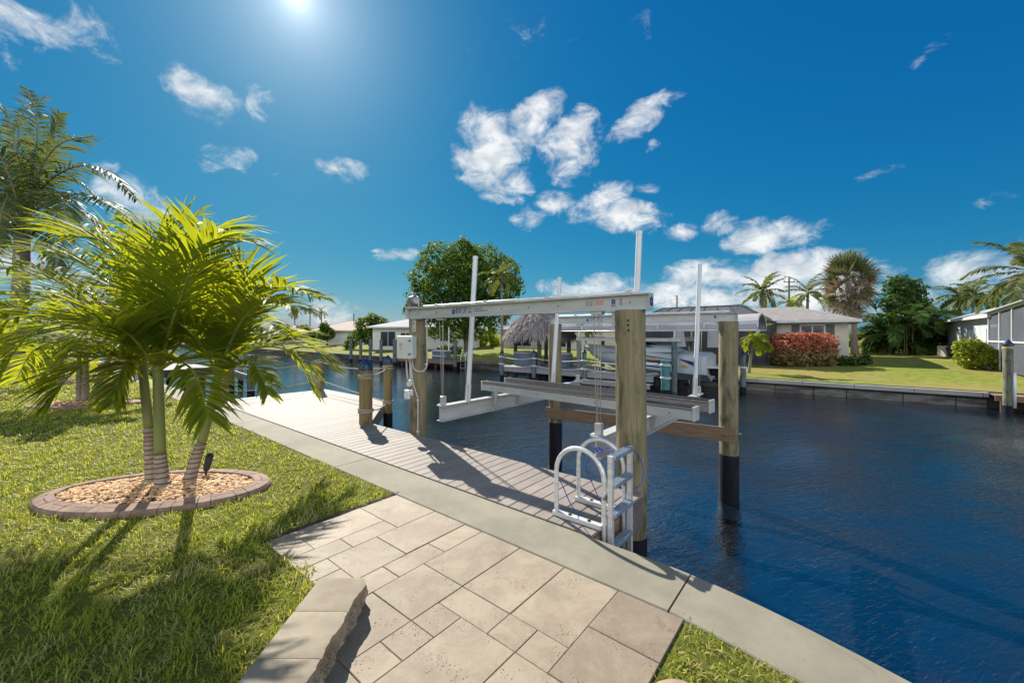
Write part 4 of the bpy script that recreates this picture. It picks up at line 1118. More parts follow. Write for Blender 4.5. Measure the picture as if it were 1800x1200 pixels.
    def bunk(a, b, dark):
        d = (b - a); L = d.length; d.normalize(); q = Vector((-d.y, d.x, 0)); m = MB(); w = .17
        m.obox(a - q * w / 2 + Z * .64, d * L, q * w, Z * .125); bk = m.build('bunk', 'bunk_pad' if dark else 'white_metal', cr)
        m = MB(); m.obox(a - q * (w / 2 - .006) + Z * .771, d * L, q * (w - .012), Z * .035); m.build('bunk_board', 'bunk_pad', bk)
        m = MB()
        for zz in (.765, .8065): m.obox(a - q * (w / 2 + .002) + Z * zz, d * L, q * (w + .004), Z * .0058)
        m.build('edge_strip', 'black', bk)
        for p, sg in ((a, -1), (b, 1)):
            m = MB(); m.bbox(p + d * sg * .014 + Z * .72, .035, w + .022, .19, .012, d, q); m.build('end_cap', 'white_metal', bk)
        for k in range(7):
            m = MB(); p = a + d * L * (k + .5) / 7; disc(m, p - q * (w / 2) + Z * .70, -q, .012, .006, 8); m.build('bolt', 'bolt', bk)
        for s in (-2.67, .25):                      # slanted splayed brackets either side of each cross beam
            fr = ((W(s, 0) - a).dot(U)) / d.dot(U)
            for k in (-1, 1):
                p = a + d * (fr + k * .13); m = MB(); x = d; y = (-Z + d * .22 * -1 + q * -.05).normalized()
                m.obox(p - q * (w / 2 + .010 if k > 0 else -(w / 2 + .002)) + Z * .665 - x * .045, x * .09, y * (.40 if k > 0 else .36), -q * .010)
                m.build('bunk_bracket', 'white_metal', cr)
    bunk(W(-2.98, 2.78), W(1.10, 2.42), False)
    bunk(W(-3.0, 3.52), W(1.13, 3.13), True)
    for px0, py0, px1, py1, Y, r in ((822, 706, 836, 451, 7.25, .045), (972, 672, 984, 488, 9.44, .045), (1110, 760, 1124, 407, 5.85, .043), (1221, 703, 1230, 464, 8.28, .043)):
        a = P(px0, py0, Y); b = P(px1, py1, Y); a = a + (b - a).normalized() * ((CZ1 - a.z) / ((b - a).normalized().z))
        m = MB(); m.tube([a, b], r, 16); g = m.build('guide_post', 'pvc', cr, smooth=True, auto=40)
        m = MB(); dd = (b - a).normalized(); m.tube([b - dd * .05, b + dd * .006], r + .004, 16); m.build('post_cap', 'pvc', g, smooth=True, auto=40)
        m = MB(); m.tube([a - dd * .02, a + dd * .33], r + .010, 4); m.build('post_socket', 'white_metal', g)
    # timber brace between the two outer pilings
    m = MB(); a, b = PC - N * .19, PD - N * .2; dd = b - a; q = Vector((-dd.y, dd.x, 0)).normalized(); m.obox(a - dd * .04 + Z * -.50, dd * 1.08, q * .045, Z * .30)
    br = tag(m.build('timber_brace', 'lumber', loc=W(-1.3, 6.0, -.35)), 'brown timber brace bolted between the two outer lift pilings', 'timber brace')
    m = MB(); disc(m, PD - N * .235 - Z * .34, -N, .03, .03, 6); m.tube([PD + U * .15 - Z * .34, PD + U * .24 - Z * .34], .035, 8); m.build('bolt', 'bolt', br)

def control_box():
    x = Vector((.97, -.24, 0)).normalized(); y = Vector((.24, .97, 0)); f = -y
    c = P(715, 610, 6.93)
    t = thing('control_box', 'pale grey electrical control box mounted on the timber lift piling', 'electrical box', c)
    m = MB(); m.bbox(c, .30, .16, .395, .012, x, y); m.build('box', 'box', t)
    m = MB(); m.bbox(c + f * .083 , .285, .012, .38, .005, x, y); lid = m.build('lid', 'box', t)
    m = MB(); q = c + f * .0895; m.obox(q - x * .10 - Z * .075, x * .075, f * .001, Z * .165); st = m.build('warning_sticker', 'paper', lid)
    m = MB(); a = q - x * .0625 + Z * .045 + f * .0012
    m.tube([a + Z * .026 * math.sin(k * .524) + x * .026 * math.cos(k * .524) for k in range(13)], .0035, 4); m.tube([a - x * .012 - Z * .012, a + x * .014 + Z * .014], .0035, 4)
    for k in range(4): m.obox(q - x * .09 - Z * (.0 + .016 * k) + f * .001, x * (.055 - .008 * (k % 2)), f * .001, Z * -.005)
    m.build('sticker_print', 'red', st)
    for z in (.115, -.115):
        m = MB(); m.bbox(c + x * .105 + Z * z + f * .098, .05, .02, .028, .006, x, y); disc(m, c + x * .105 + Z * z + f * .107, f, .010, .008); m.build('latch', 'motor', lid)
    def pipe(name, pts, r, Y=6.96): 
        m = MB(); m.tube(catmull([P(px, py, Y + (dy[0] if dy else 0)) for px, py, *dy in pts], 24), r, 8); m.build(name, 'conduit', t, smooth=True)
    pipe('conduit', [(726, 628), (725, 640), (730, 650), (738, 653), (746, 650), (750.5, 640), (750.5, 610), (750, 575), (748, 562)], .013, 6.99)
    pipe('conduit', [(714, 628), (715, 650), (717, 668)], .014); pipe('conduit', [(720, 628), (721, 645), (722, 668)], .016)
    pipe('conduit', [(722, 640), (726, 672), (732, 692), (734.5, 702), (734.5, 735), (734.5, 768)], .012)
    m = MB(); p = P(721, 674, 6.95); m.tube([p + f * .05, p + f * -.04], .045, 16); m.bbox(p + Z * .02, .075, .07, .09, .015, x, y); m.build('junction_box', 'box', t)
    m = MB(); p = P(716, 693, 6.94); m.bbox(p, .10, .075, .165, .02, x, y); ob = m.build('outlet_box', 'pvc', t)
    m = MB(); m.tube([p + f * .04 + x * .032 * math.cos(a) - x * .006 + Z * .055 * math.sin(a) for a in [k * .4189 for k in range(16)]], .008, 5); m.build('outlet_cover', 'box', ob)
    m = MB(); m.bbox(P(724, 690, 6.98), .05, .05, .10, .012, x, y); m.build('switch', 'box', t)
    for py in (573, 640, 703, 758):
        m = MB(); m.bbox(P(734.5 if py > 650 else 749.5, py, 6.985), .055, .02, .022, .004, x, y); m.build('pipe_strap', 'pvc', t)

def ladder():
    t = thing('dock_ladder', 'aluminium dock ladder with two hoop handrails and raised steps', 'ladder', W(.7, .35, 0))
    r = .0215
    for tt in (.16, .585):
        s0, s1, zt = .43, .935, .685; R_ = (s1 - s0) / 2
        pts = [W(s0, tt, .03), W(s0, tt, zt - R_)] + [W((s0 + s1) / 2 - R_ * math.cos(a), tt, zt - R_ + R_ * math.sin(a)) for a in [k * math.pi / 14 for k in range(1, 14)]] + [W(s1, tt, zt - R_), W(s1, tt, 0), W(s1, tt, -1.5)]
        m = MB(); m.tube(pts, r, 14); h = m.build('hoop_rail', 'aluminium', t, smooth=True, auto=50)
        m = MB(); m.sbox(s0 - .03, s1 - .02, tt - .03, tt + .03, .001, .042); fl = m.build('base_rail', 'aluminium', h)
        for k in (.3, .7): m = MB(); disc(m, W(s0 + (s1 - s0) * k, tt, .042), Z, .017, .006); m.build('bolt', 'black', h)
        m = MB(); m.cbox(W(s1 + .028, tt, .30), .035, .03, .05); disc(m, W(s1 + .02, tt - .03, .30), -N, .014, .01); m.build('hinge_clamp', 'bolt', h)
    for tt in (.165, .58):
        m = MB(); m.sbox(.975, 1.018, tt - .021, tt + .021, -1.1, .675); m.build('step_rail', 'aluminium', t)
    for z in (.655, .405, .145, -.14, -.45, -.76):
        m = MB(); m.bbox(W(.998, .372, z), .085, .40, .034, .006)
        for k in range(4): m.sbox(.962 + k * .022, .970 + k * .022, .185, .56, z + .017, z + .021)
        m.build('step', 'rung', t)
    cord = MB()
    cord.tube(catmull([W(.98, .22, .66), W(.93, .30, .70), W(.86, .28, .69), W(.80, .24, .66), W(.72, .22, .52), W(.80, .25, .30), W(.90, .26, .10), W(.86, .22, .012), W(.72, .20, .012), W(.58, .19, .12), W(.48, .18, .30), W(.44, .17, .34)], 60), .0045, 6)
    cord.tube(catmull([W(.82, .26, .66), W(.80, .24, .70), W(.84, .22, .71), W(.87, .26, .67), W(.82, .27, .65)], 24), .006, 6)
    cord.tube(catmull([W(1.01, .60, .65), W(1.06, .66, .56), W(1.09, .68, .42), W(1.07, .64, .30), W(1.02, .60, .26)], 24), .0045, 6)
    tag(cord.build('cord', 'blue_rope', smooth=True, loc=W(.8, .3, .3)), 'thin blue cord looped over the ladder handrails', 'cord')

# ------------------------------------------------------------------ near palms
def near_palm(label, path, wid, crown, fronds, seed, cs_from, L=.64, n=58, w=.032):
    base = path[0]; t = thing('christmas_palm', label, 'palm tree', base, 'young palms in the nearest pebble bed')
    pts = catmull(path, 26); k = int(26 * cs_from)
    wr = np.interp(np.linspace(0, 1, 26), [0, .12, .45, 1], wid)
    m = MB(); m.tube(pts[:k + 1], [wr[i] * (.93 + (.02 if i % 2 else -.01)) for i in range(k + 1)], 18); m.build('trunk', 'ring_trunk', t, smooth=True)
    cs = catmull([pts[k]] + [pts[(k + 25) // 2]] + [pts[25], crown], 14)
    m = MB(); m.tube(cs, [wr[k] * .86 + (.020 - wr[k] * .5) * (i / 13) ** 1.8 for i in range(14)], 16); m.build('crownshaft', 'crownshaft', t, smooth=True)
    for i, (Yb, fr, *ls) in enumerate(fronds):
        rach = [P(px, py, Yb + dy) for px, py, dy in fr]
        ln = sum((b - a).length for a, b in zip(rach, rach[1:]))
        add_frond(t, rach, L * (ls[0] if ls else 1), n, w, 'palm', 'stem', stem_r=.017, seed=seed * 50 + i, vee=.5, fwd=.75, droop=.24, start=.14, jit=.24, tip=.45)
    return t

def near_palms():
    Y1, Y2, Y3 = 4.62, 4.45, 4.65
    near_palm('left slim palm of three in the nearest bed, leaning left', [G(267, 852, .04), P(264, 800, 4.62), P(261, 746, 4.62), P(251, 650, 4.62)], [.075, .062, .058, .045], P(250, 625, 4.62), [
        (Y1, [(252, 640, 0), (215, 580, 0), (150, 538, -.1), (60, 530, -.2), (0, 575, -.25)]),
        (Y1, [(250, 645, 0), (200, 610, .1), (120, 598, .25), (60, 615, .4), (30, 665, .5)]),
        (Y1, [(255, 635, 0), (235, 560, .2), (190, 495, .5), (120, 450, .7), (50, 440, .9)]),
        (Y1, [(258, 630, 0), (250, 540, .2), (215, 465, .4), (160, 415, .5), (90, 400, .6)]),
        (Y1, [(252, 640, 0), (200, 590, -.3), (120, 565, -.6), (50, 590, -.8), (5, 650, -.9)]),
        (Y1, [(250, 645, 0), (215, 628, -.2), (165, 630, -.4), (115, 668, -.5), (95, 700, -.55)]),
        (Y1, [(252, 640, 0), (210, 560, .5), (150, 510, .9), (80, 490, 1.2), (20, 500, 1.4)]),
        (Y1, [(250, 645, 0), (232, 632, -.15), (212, 655, -.3), (200, 705, -.38)], .6),
        (Y1, [(250, 640, 0), (190, 570, .2), (110, 500, .3), (40, 470, .3), (-30, 480, .3)])], 1, .62)
    near_palm('middle palm of three in the nearest bed, thickest ringed trunk', [G(287, 860, .04), P(283, 820, 4.47), P(281, 770, 4.46), P(278, 665, 4.45)], [.098, .075, .064, .05], P(277, 635, 4.45), [
        (Y2, [(278, 645, 0), (300, 540, 0), (322, 455, -.05), (365, 410, -.3), (430, 425, -.6)]),
        (Y2, [(278, 640, 0), (275, 540, .2), (285, 450, .4), (310, 400, .5), (345, 380, .6)]),
        (Y2, [(280, 640, 0), (290, 560, -.3), (288, 475, -.5), (270, 420, -.6), (230, 395, -.7)]),
        (Y2, [(282, 650, 0), (310, 635, -.35), (338, 650, -.5), (356, 690, -.65), (364, 732, -.75)], .85),
        (Y2, [(282, 645, 0), (330, 590, .2), (385, 560, .4), (440, 552, .6), (490, 575, .7)], .8),
        (Y2, [(275, 650, 0), (240, 600, -.4), (200, 572, -.7), (160, 578, -.9), (125, 615, -1)]),
        (Y2, [(278, 640, 0), (330, 560, .5), (370, 500, .9), (410, 480, 1.1), (450, 490, 1.2)]),
        (Y2, [(278, 640, 0), (262, 540, -.1), (225, 470, -.2), (180, 425, -.3), (110, 415, -.4)]),
        (Y2, [(280, 640, 0), (305, 560, -.4), (330, 490, -.7), (345, 440, -.9), (380, 420, -1.0)])], 2, .52)
    near_palm('right palm of three in the nearest bed, leaning right towards the dock', [G(331, 851, .04), P(346, 800, 4.65), P(361, 755, 4.65), P(379, 675, 4.65)], [.085, .066, .056, .045], P(388, 645, 4.65), [
        (Y3, [(384, 655, 0), (388, 570, .1), (372, 500, .2), (345, 460, .3), (310, 450, .35)]),
        (Y3, [(386, 655, 0), (402, 575, -.1), (440, 520, -.35), (500, 505, -.6), (560, 525, -.8)], .75),
        (Y3, [(387, 660, 0), (420, 612, .35), (470, 592, .75), (535, 600, 1.15), (588, 650, 1.25)], .8),
        (Y3, [(387, 660, 0), (430, 618, .25), (485, 610, .6), (525, 632, .9), (552, 690, 1.05)], .8),
        (Y3, [(385, 655, 0), (410, 590, -.2), (440, 545, -.5), (480, 530, -.8), (525, 545, -1.0)], .65),
        (Y3, [(382, 655, 0), (350, 600, -.3), (310, 565, -.5), (265, 560, -.6), (225, 590, -.7)]),
        (Y3, [(387, 665, 0), (420, 640, -.3), (445, 640, -.4), (462, 668, -.5), (470, 690, -.55)], .55),
        (Y3, [(382, 655, 0), (370, 580, .5), (340, 535, .9), (300, 515, 1.1), (250, 520, 1.2)]),
        (Y3, [(386, 655, 0), (410, 580, -.2), (430, 520, -.35), (425, 470, -.4), (400, 445, -.45)])], 3, .50)

def bed_two_palms():
    Y = 9.98
    for lab, bx, tx, ty, tz, sd in (('straight young palm in the second bed, leftmost of its three', 141, 139, 625, 0, 1), ('straight young palm in the second bed, touching its left neighbour', 150, 151, 615, 0, 2), ('young palm in the second bed leaning right', 161, 198, 618, 0, 3)):
        b = G(bx, 707, .04); c = P(tx, ty, Y); t = thing('christmas_palm', lab, 'palm tree', b, 'young palms in the second pebble bed')
        pts = catmull([b - Z * .05, b.lerp(c, .5) + Vector((-.04 if sd == 3 else 0, 0, 0)), c], 16); m = MB(); m.tube(pts[:9], [.085 - .02 * i / 8 for i in range(9)], 12); m.build('trunk', 'ring_trunk', t, smooth=True)
        m = MB(); m.tube(pts[8:], [.066 - .028 * i / 7 for i in range(8)], 12); m.build('crownshaft', 'crownshaft', t, smooth=True)
        rng = random.Random(sd)
        for i in range(9):
            add_frond(t, arch(c, i * 2.399 + sd, R(68 - 8 * i + rng.uniform(-8, 8)), 1.7 * rng.uniform(.85, 1.1), R(70)), .5, 22, .06, 'palm', 'stem', .018, seed=900 + sd * 20 + i, vee=.45, fwd=.7, droop=.2)
    b = Vector((-16.7, 14.8, .04)); palm('young_palm', 'young palm in the farthest pebble bed on the lawn', b, b + Vector((-.3, 0, 2.3)), .1, .06, 9, 2., .5, 'palm', 'ring_trunk', 41, w=.08, n=16, stem='stem', vee=.4)

# ------------------------------------------------------------------ across the canal
def cone_post(name, label, p, r, ztop, mat='far_pile', group=None, band=None, cap=True, cat='piling'):
    t = thing(name, label, cat, (p.x, p.y, WATER_Z - .6), group)
    m = MB(); m.cyl(p, r, WATER_Z - .6, ztop, 14); m.build('shaft', mat, t, smooth=True, auto=40)
    if cap: m = MB(); m.cone(p, [(r * 1.12, ztop - .08), (r * 1.12, ztop), (.01, ztop + r * 1.4)], 14); m.build('cone_cap', 'cap', t, smooth=True, auto=30)
    m = MB(); m.cyl(p, r + .008, WATER_Z - .5, WATER_Z + .34, 14); m.build('dark_foot', 'black', t, smooth=True, auto=40)
    for z in band or []:
        m = MB(); coil(m, p, r, z, 2, .03, .01); m.build('rope_coil', 'paper', t)
    return t

def far_bank():
    t = thing('seawall', 'far seawall with pale lit cap and stained concrete panels across the canal', 'seawall', W(2, 26.5, -1.05))
    m = MB()
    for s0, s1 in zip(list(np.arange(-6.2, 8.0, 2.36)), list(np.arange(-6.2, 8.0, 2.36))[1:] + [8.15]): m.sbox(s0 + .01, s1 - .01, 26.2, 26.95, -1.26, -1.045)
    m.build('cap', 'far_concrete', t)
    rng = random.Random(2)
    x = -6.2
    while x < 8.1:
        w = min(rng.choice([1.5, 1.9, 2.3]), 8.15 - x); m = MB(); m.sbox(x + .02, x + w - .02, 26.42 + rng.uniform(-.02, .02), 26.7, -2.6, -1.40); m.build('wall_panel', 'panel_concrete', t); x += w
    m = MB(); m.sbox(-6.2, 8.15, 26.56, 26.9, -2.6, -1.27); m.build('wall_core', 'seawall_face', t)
    t = thing('seawall', 'dark weathered seawall along the far bank left of the thatched hut', 'seawall', W(-60, 26.5, -1.05))
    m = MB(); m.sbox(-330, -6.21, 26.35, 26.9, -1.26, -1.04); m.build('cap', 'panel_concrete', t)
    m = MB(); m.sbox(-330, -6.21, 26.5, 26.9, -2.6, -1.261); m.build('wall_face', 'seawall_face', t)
    # timber dock at the right edge
    d = thing('timber_dock', 'low reddish timber dock at the right end of the far seawall', 'dock', W(14, 26.2, -1.1))
    m = MB()
    for k in range(88): m.sbox(8.2 + k * .15, 8.2 + k * .15 + .14, 25.6, 27.0, -1.115, -1.075)
    m.build('decking', 'lumber', d)
    m = MB(); m.sbox(8.2, 21.4, 25.55, 25.6, -1.34, -1.075); m.build('fascia', 'lumber', d)
    m = MB(); [m.cyl(W(s, 25.75), .12, -2.6, -1.12, 10) for s in (8.5, 10.2, 12.4, 14.6)]; m.sbox(8.2, 21.4, 26.7, 26.9, -2.6, -1.12); m.build('substructure', 'dark_lumber', d)
    p = P(1772, 725, 18.1)
    t = cone_post('channel_marker', 'green stained mooring piling with white pipe and cone cap at the right edge', p, .165, 1.32, 'pile_green', cat='piling')
    m = MB(); q = p + Vector((.05, -.19, 0)); m.tube([(q.x, q.y, -1.55), (q.x, q.y, .05)], .06, 12); m.build('plastic_pipe', 'pvc', t, smooth=True)
    m = MB(); m.cone(p, [(.1, 1.12), (.172, 1.121), (.172, 1.20), (.1, 1.201)], 14); m.build('yellow_band', 'yellow', t)

def house(name, label, o, ax, ay, w, d, hw, hr, over, wall, roof, wins=(), hip=None, z0=None, group=None, trim='trim'):
    """o: front left corner on the ground; ax along the front, ay away from the water"""
    o, ax, ay = Vector(o), Vector(ax).normalized(), Vector(ay).normalized(); t = thing(name, label, 'house', o, group)
    m = MB(); m.obox(o - Z * .3, ax * w, ay * d, Z * (hw + .28)); wl = m.build('wall', wall, t)
    m = MB(); e = [o - ax * over - ay * over, o + ax * (w + over) - ay * over, o + ax * (w + over) + ay * (d + over), o - ax * over + ay * (d + over)]
    e = [v + Z * hw for v in e]; hip = min(d / 2 + over, w * .4) if hip is None else hip
    r0 = o + ax * (hip - over) + ay * d / 2 + Z * (hw + hr); r1 = o + ax * (w + over - hip) + ay * d / 2 + Z * (hw + hr); lo = [v - Z * .02 for v in e]
    m.add(e + [r0, r1], [(0, 1, 5, 4), (1, 2, 5), (2, 3, 4, 5), (3, 0, 4)]); m.add(lo, [(3, 2, 1, 0)]); m.add(e + lo, [(k, 4 + k, 4 + (k + 1) % 4, (k + 1) % 4) for k in range(4)])
    rf = m.build('roof', roof, t)
    m = MB()
    for k in range(4): a, b = e[k], e[(k + 1) % 4]; dd = (b - a); q = Vector((dd.y, -dd.x, 0)).normalized(); m.obox(a - Z * .20 + q * .003, dd, q * .03, Z * .19)
    m.build('fascia', trim, rf)
    m = MB(); c = r0.lerp(r1, .6) - ay * 1.2; m.cyl(c, .05, c.z - .5, c.z + .3, 8); m.build('vent_pipe', 'motor', rf)
    for x0, x1, za, zb, sh in wins:
        m = MB(); f = .07; b = o + ax * x0 + Z * za - ay * .05; ww, hh = x1 - x0, zb - za
        for a_, s_ in ((Vector((0, 0, 0)), (ww, f)), (Z * (hh - f), (ww, f)), (Z * f, (f, hh - 2 * f)), (ax * (ww - f) + Z * f, (f, hh - 2 * f)), (ax * (ww / 2 - f / 2) + Z * f, (f, hh - 2 * f))): m.obox(b + a_, ax * s_[0], ay * .055, Z * s_[1])
        wn_ = m.build('window', trim, t)
        m = MB(); m.obox(b + ax * f + Z * f + ay * .02, ax * (ww - 2 * f), ay * .02, Z * (hh - 2 * f)); m.build('pane', 'glass', wn_)
        if sh:
            for sx in (x0 - .62, x1 + .07):
                m = MB(); m.obox(o + ax * sx + Z * (za - .02) - ay * .05, ax * .55, ay * .055, Z * (hh + .04)); 
                for k in range(12): m.obox(o + ax * (sx + .05) + Z * (za + .06 + k * (hh - .1) / 12) - ay * .062, ax * .45, ay * .014, Z * .06)
                m.build('shutter', 'shutter', wn_)
    return t

def frame_bar(m, a, b, r=.04):
    a, b = Vector(a), Vector(b); d = (b - a).normalized(); x = d.cross(Z) if abs(d.z) < .9 else U.copy(); x.normalize(); y = d.cross(x); m.obox(a - x * r - y * r, b - a, x * 2 * r, y * 2 * r)

def screen_cage(name, label, s0, s1, t0, t1, zb, ze, zt, inset, ns, mat, fr, cat='screen enclosure'):
    t = thing(name, label, cat, W(s0, t0, zb)); B = [(s0, t0), (s1, t0), (s1, t1)]
    m = MB()
    def q(a, b, c, d): m.add([a, b, c, d], [(0, 1, 2, 3)])
    q(W(s0, t0, zb), W(s1, t0, zb), W(s1, t0, ze), W(s0, t0, ze)); q(W(s1, t0, zb), W(s1, t1, zb), W(s1, t1, ze), W(s1, t0, ze)); q(W(s0, t1, zb), W(s0, t0, zb), W(s0, t0, ze), W(s0, t1, ze))
    i = inset; q(W(s0, t0, ze), W(s1, t0, ze), W(s1 - i, t0 + i, zt), W(s0 + i, t0 + i, zt)); q(W(s1, t0, ze), W(s1, t1, ze), W(s1 - i, t1, zt), W(s1 - i, t0 + i, zt)); q(W(s0, t1, ze), W(s0, t0, ze), W(s0 + i, t0 + i, zt), W(s0 + i, t1, zt))
    q(W(s0 + i, t0 + i, zt), W(s1 - i, t0 + i, zt), W(s1 - i, t1, zt), W(s0 + i, t1, zt)); m.build('screen', mat, t)
    m = MB(); zm = zb + (ze - zb) * .38
    for k in range(ns + 1):
        s = s0 + (s1 - s0) * k / ns; frame_bar(m, W(s, t0, zb), W(s, t0, ze)); si = s0 + i + (s1 - s0 - 2 * i) * k / ns; frame_bar(m, W(s, t0, ze), W(si, t0 + i, zt)); frame_bar(m, W(si, t0 + i, zt), W(si, t1, zt))
    for z in (zb + .03, zm, ze): frame_bar(m, W(s0, t0 - .01, z), W(s1, t0 - .01, z)); frame_bar(m, W(s1 + .01, t0, z), W(s1 + .01, t1, z))
    frame_bar(m, W(s0 + i, t0 + i, zt), W(s1 - i, t0 + i, zt)); frame_bar(m, W(s1 - i, t0 + i, zt), W(s1 - i, t1, zt)); frame_bar(m, W(s1, t1, ze), W(s1 - i, t1, zt))
    for k in (.33, .66): tt = t0 + (t1 - t0) * k; frame_bar(m, W(s1, tt, zb), W(s1, tt, ze))
    m.build('frame', fr, t); return t

def far_houses():
    S = lambda px, t: st_of(TX(px, t))[0]
    # middle house with its screen cage
    s0, s1 = S(1090, 38.6), S(1492, 38.6)
    wx = lambda px: S(px, 38.6) - s0
    t = house('bungalow', 'cream bungalow with grey roof and shuttered window behind the red hedge', W(s0, 38.6, -.3), U, N, s1 - s0, 9.5, 3.25, 1.45, .75, 'wall_cream', 'roof_grey', [(wx(1407), wx(1450), 1.45, 2.88, True), (wx(1150), wx(1200), .4, 2.3, False), (wx(1215), wx(1262), .4, 2.3, False)], hip=4.5, trim='trim')
    screen_cage('pool_cage', 'dark screened pool cage with bronze frame attached to the bungalow', S(1105, 33.6), S(1352, 33.6), 33.6, 38.5, -.65, 2.85, 4.3, 2.4, 7, 'screen', 'bronze')
    # cream house behind the tiki hut
    s0, s1 = S(880, 44), S(1092, 44)
    house('bungalow', 'cream house mostly hidden behind the thatched hut', W(s0, 44, -.3), U, N, s1 - s0, 10, 2.9, 1.3, .6, 'wall_cream', 'roof_grey', [(2.5, 6, .3, 2.2, False), (9.5, 12, .3, 2.2, False)], hip=4)
    # left houses, seen almost square on
    def front(px0, px1, Y): a = P(px0, 600, Y); b = P(px1, 600, Y); return Vector((a.x, a.y, -.32)), (b - a)
    o, v = front(655, 838, 62); house('bungalow', 'white house with pale grey roof behind the round broad tree', o, (1, 0, 0), (0, 1, 0), v.length, 11, 3.3, 1.35, .7, 'wall_white', 'roof_pale', [(1.2, 3.6, .2, 2.6, False), (4.3, 6.0, .3, 2.4, False), (10.5, 12.2, 1., 2.2, False)], hip=4.5)
    o, v = front(556, 652, 84); house('bungalow', 'white bungalow with salmon tiled hip roof far across the canal', o, (1, 0, 0), (0, 1, 0), v.length, 12, 3.0, 2.1, .8, 'wall_white', 'roof_salmon', [(6.4, 7.8, .5, 1.7, False), (1.5, 3., .8, 2., False)], hip=5.2)
    o, v = front(578, 640, 118); house('bungalow', 'house with red brown roof peeking over the salmon roof', o, (1, 0, 0), (0, 1, 0), v.length, 12, 4.2, 2.1, .8, 'wall_cream', 'roof_red', [], hip=4)
    o, v = front(470, 532, 100); house('bungalow', 'low pale house at the far left across the canal, behind the palm fronds', o, (1, 0, 0), (0, 1, 0), v.length, 12, 2.9, 1.6, .7, 'wall_cream', 'roof_salmon', [(2, 3.4, .8, 2., False)], hip=4)
    # right house, its long side running away from the canal
    t = house('bungalow', 'pale grey house at the right edge with its long side running back from the canal', W(11.0, 39.2, -.32), U, N, 12, 19.5, 3.45, 1.7, .55, 'wall_grey', 'roof_pale', [], hip=5)
    o = W(11.0, 39.2, -.32)
    for a, b, za, zb in ((2.6, 3.6, 1., 2.5), (6.4, 7.8, .9, 2.5), (11, 12, .9, 2.4)):
        m = MB(); f = .07
        for c, sy, sz in ((0, b - a, f), (1, b - a, f), (2, f, zb - za), (3, f, zb - za)):
            m.obox(o - U * .05 + N * (a if c != 3 else b - f) + Z * (za if c != 1 else zb - f), U * .055, N * sy, Z * sz)
        w_ = m.build('window', 'trim', t); m = MB(); m.obox(o - U * .03 + N * (a + f) + Z * (za + f), U * .02, N * (b - a - 2 * f), Z * (zb - za - 2 * f)); m.build('pane', 'trim', w_)
    m = MB(); m.obox(o - U * .06 + N * .2, U * .065, N * 1.4, Z * 2.6); m.build('panel', 'shutter', t)
    # screened porch in front of it
    p = thing('screen_porch', 'dark screened porch with white frame on the right house', 'screen enclosure', W(11, 33, -.5))
    s0, s1, t0, t1, zb = 10.6, 22, 31.8, 39.0, -.55
    m = MB(); m.add([W(s0, t0, zb), W(s0, t1, zb), W(s0, t1, 3.15), W(s0, t0, 3.55)], [(0, 1, 2, 3)]); m.add([W(s0, t0, zb), W(s1, t0, zb), W(s1, t0, 3.55), W(s0, t0, 3.55)], [(3, 2, 1, 0)]); m.build('screen', 'screen_light', p)
    m = MB()
    for tt in (t0, 34.2, 36.6, t1): frame_bar(m, W(s0 - .02, tt, zb), W(s0 - .02, tt, 3.55 - .4 * (tt - t0) / (t1 - t0)), .05)
    frame_bar(m, W(s0 - .02, t0, 1.3), W(s0 - .02, t1, 1.3), .045); frame_bar(m, W(s0 - .02, t0, 3.55), W(s0 - .02, t1, 3.15), .07)
    for s in (13.5, 16.5, 19.5, 22): frame_bar(m, W(s, t0 - .02, zb), W(s, t0 - .02, 3.55), .05)
    frame_bar(m, W(s0, t0 - .02, 1.3), W(s1, t0 - .02, 1.3), .045); frame_bar(m, W(s0, t0 - .02, 3.55), W(s1, t0 - .02, 3.55), .07); m.build('frame', 'trim', p)
    m = MB(); m.add([W(s0 - .3, t0 - .4, 3.66), W(s1, t0 - .4, 3.66), W(s1, t1 + .2, 4.0), W(s0 - .3, t1 + .2, 3.26), W(s0 - .3, t0 - .4, 3.60), W(s1, t0 - .4, 3.60), W(s1, t1 + .2, 3.9), W(s0 - .3, t1 + .2, 3.20)], [(0, 1, 2, 3), (7, 6, 5, 4), (0, 3, 7, 4), (1, 0, 4, 5)]); m.build('roof', 'roof_pale', p)
    m = MB(); m.sbox(s0 + .1, s1, t0 - .3, t0 - .05, -1.1, .25); m.build('base_wall', 'wall_white', p)
    # air conditioner
    a = FG(1669, 626); t = thing('air_conditioner', 'beige outdoor air conditioner beside the grey house wall', 'air conditioner', a)
    m = MB(); m.bbox(a + Z * .52, 1.55, .8, .95, .05, Vector((1, 0, 0)), Vector((0, 1, 0))); m.build('casing', 'ac', t)
    m = MB(); [m.obox(a + Vector((-.7, -.412, .12 + k * .085)), (1.4, 0, 0), (0, .012, 0), (0, 0, .03)) for k in range(9)]; m.build('louvre', 'motor', t)
    m = MB(); m.bbox(a + Z * .02, 1.8, 1.0, .12, .02, Vector((1, 0, 0)), Vector((0, 1, 0))); m.build('pad', 'far_concrete', t)

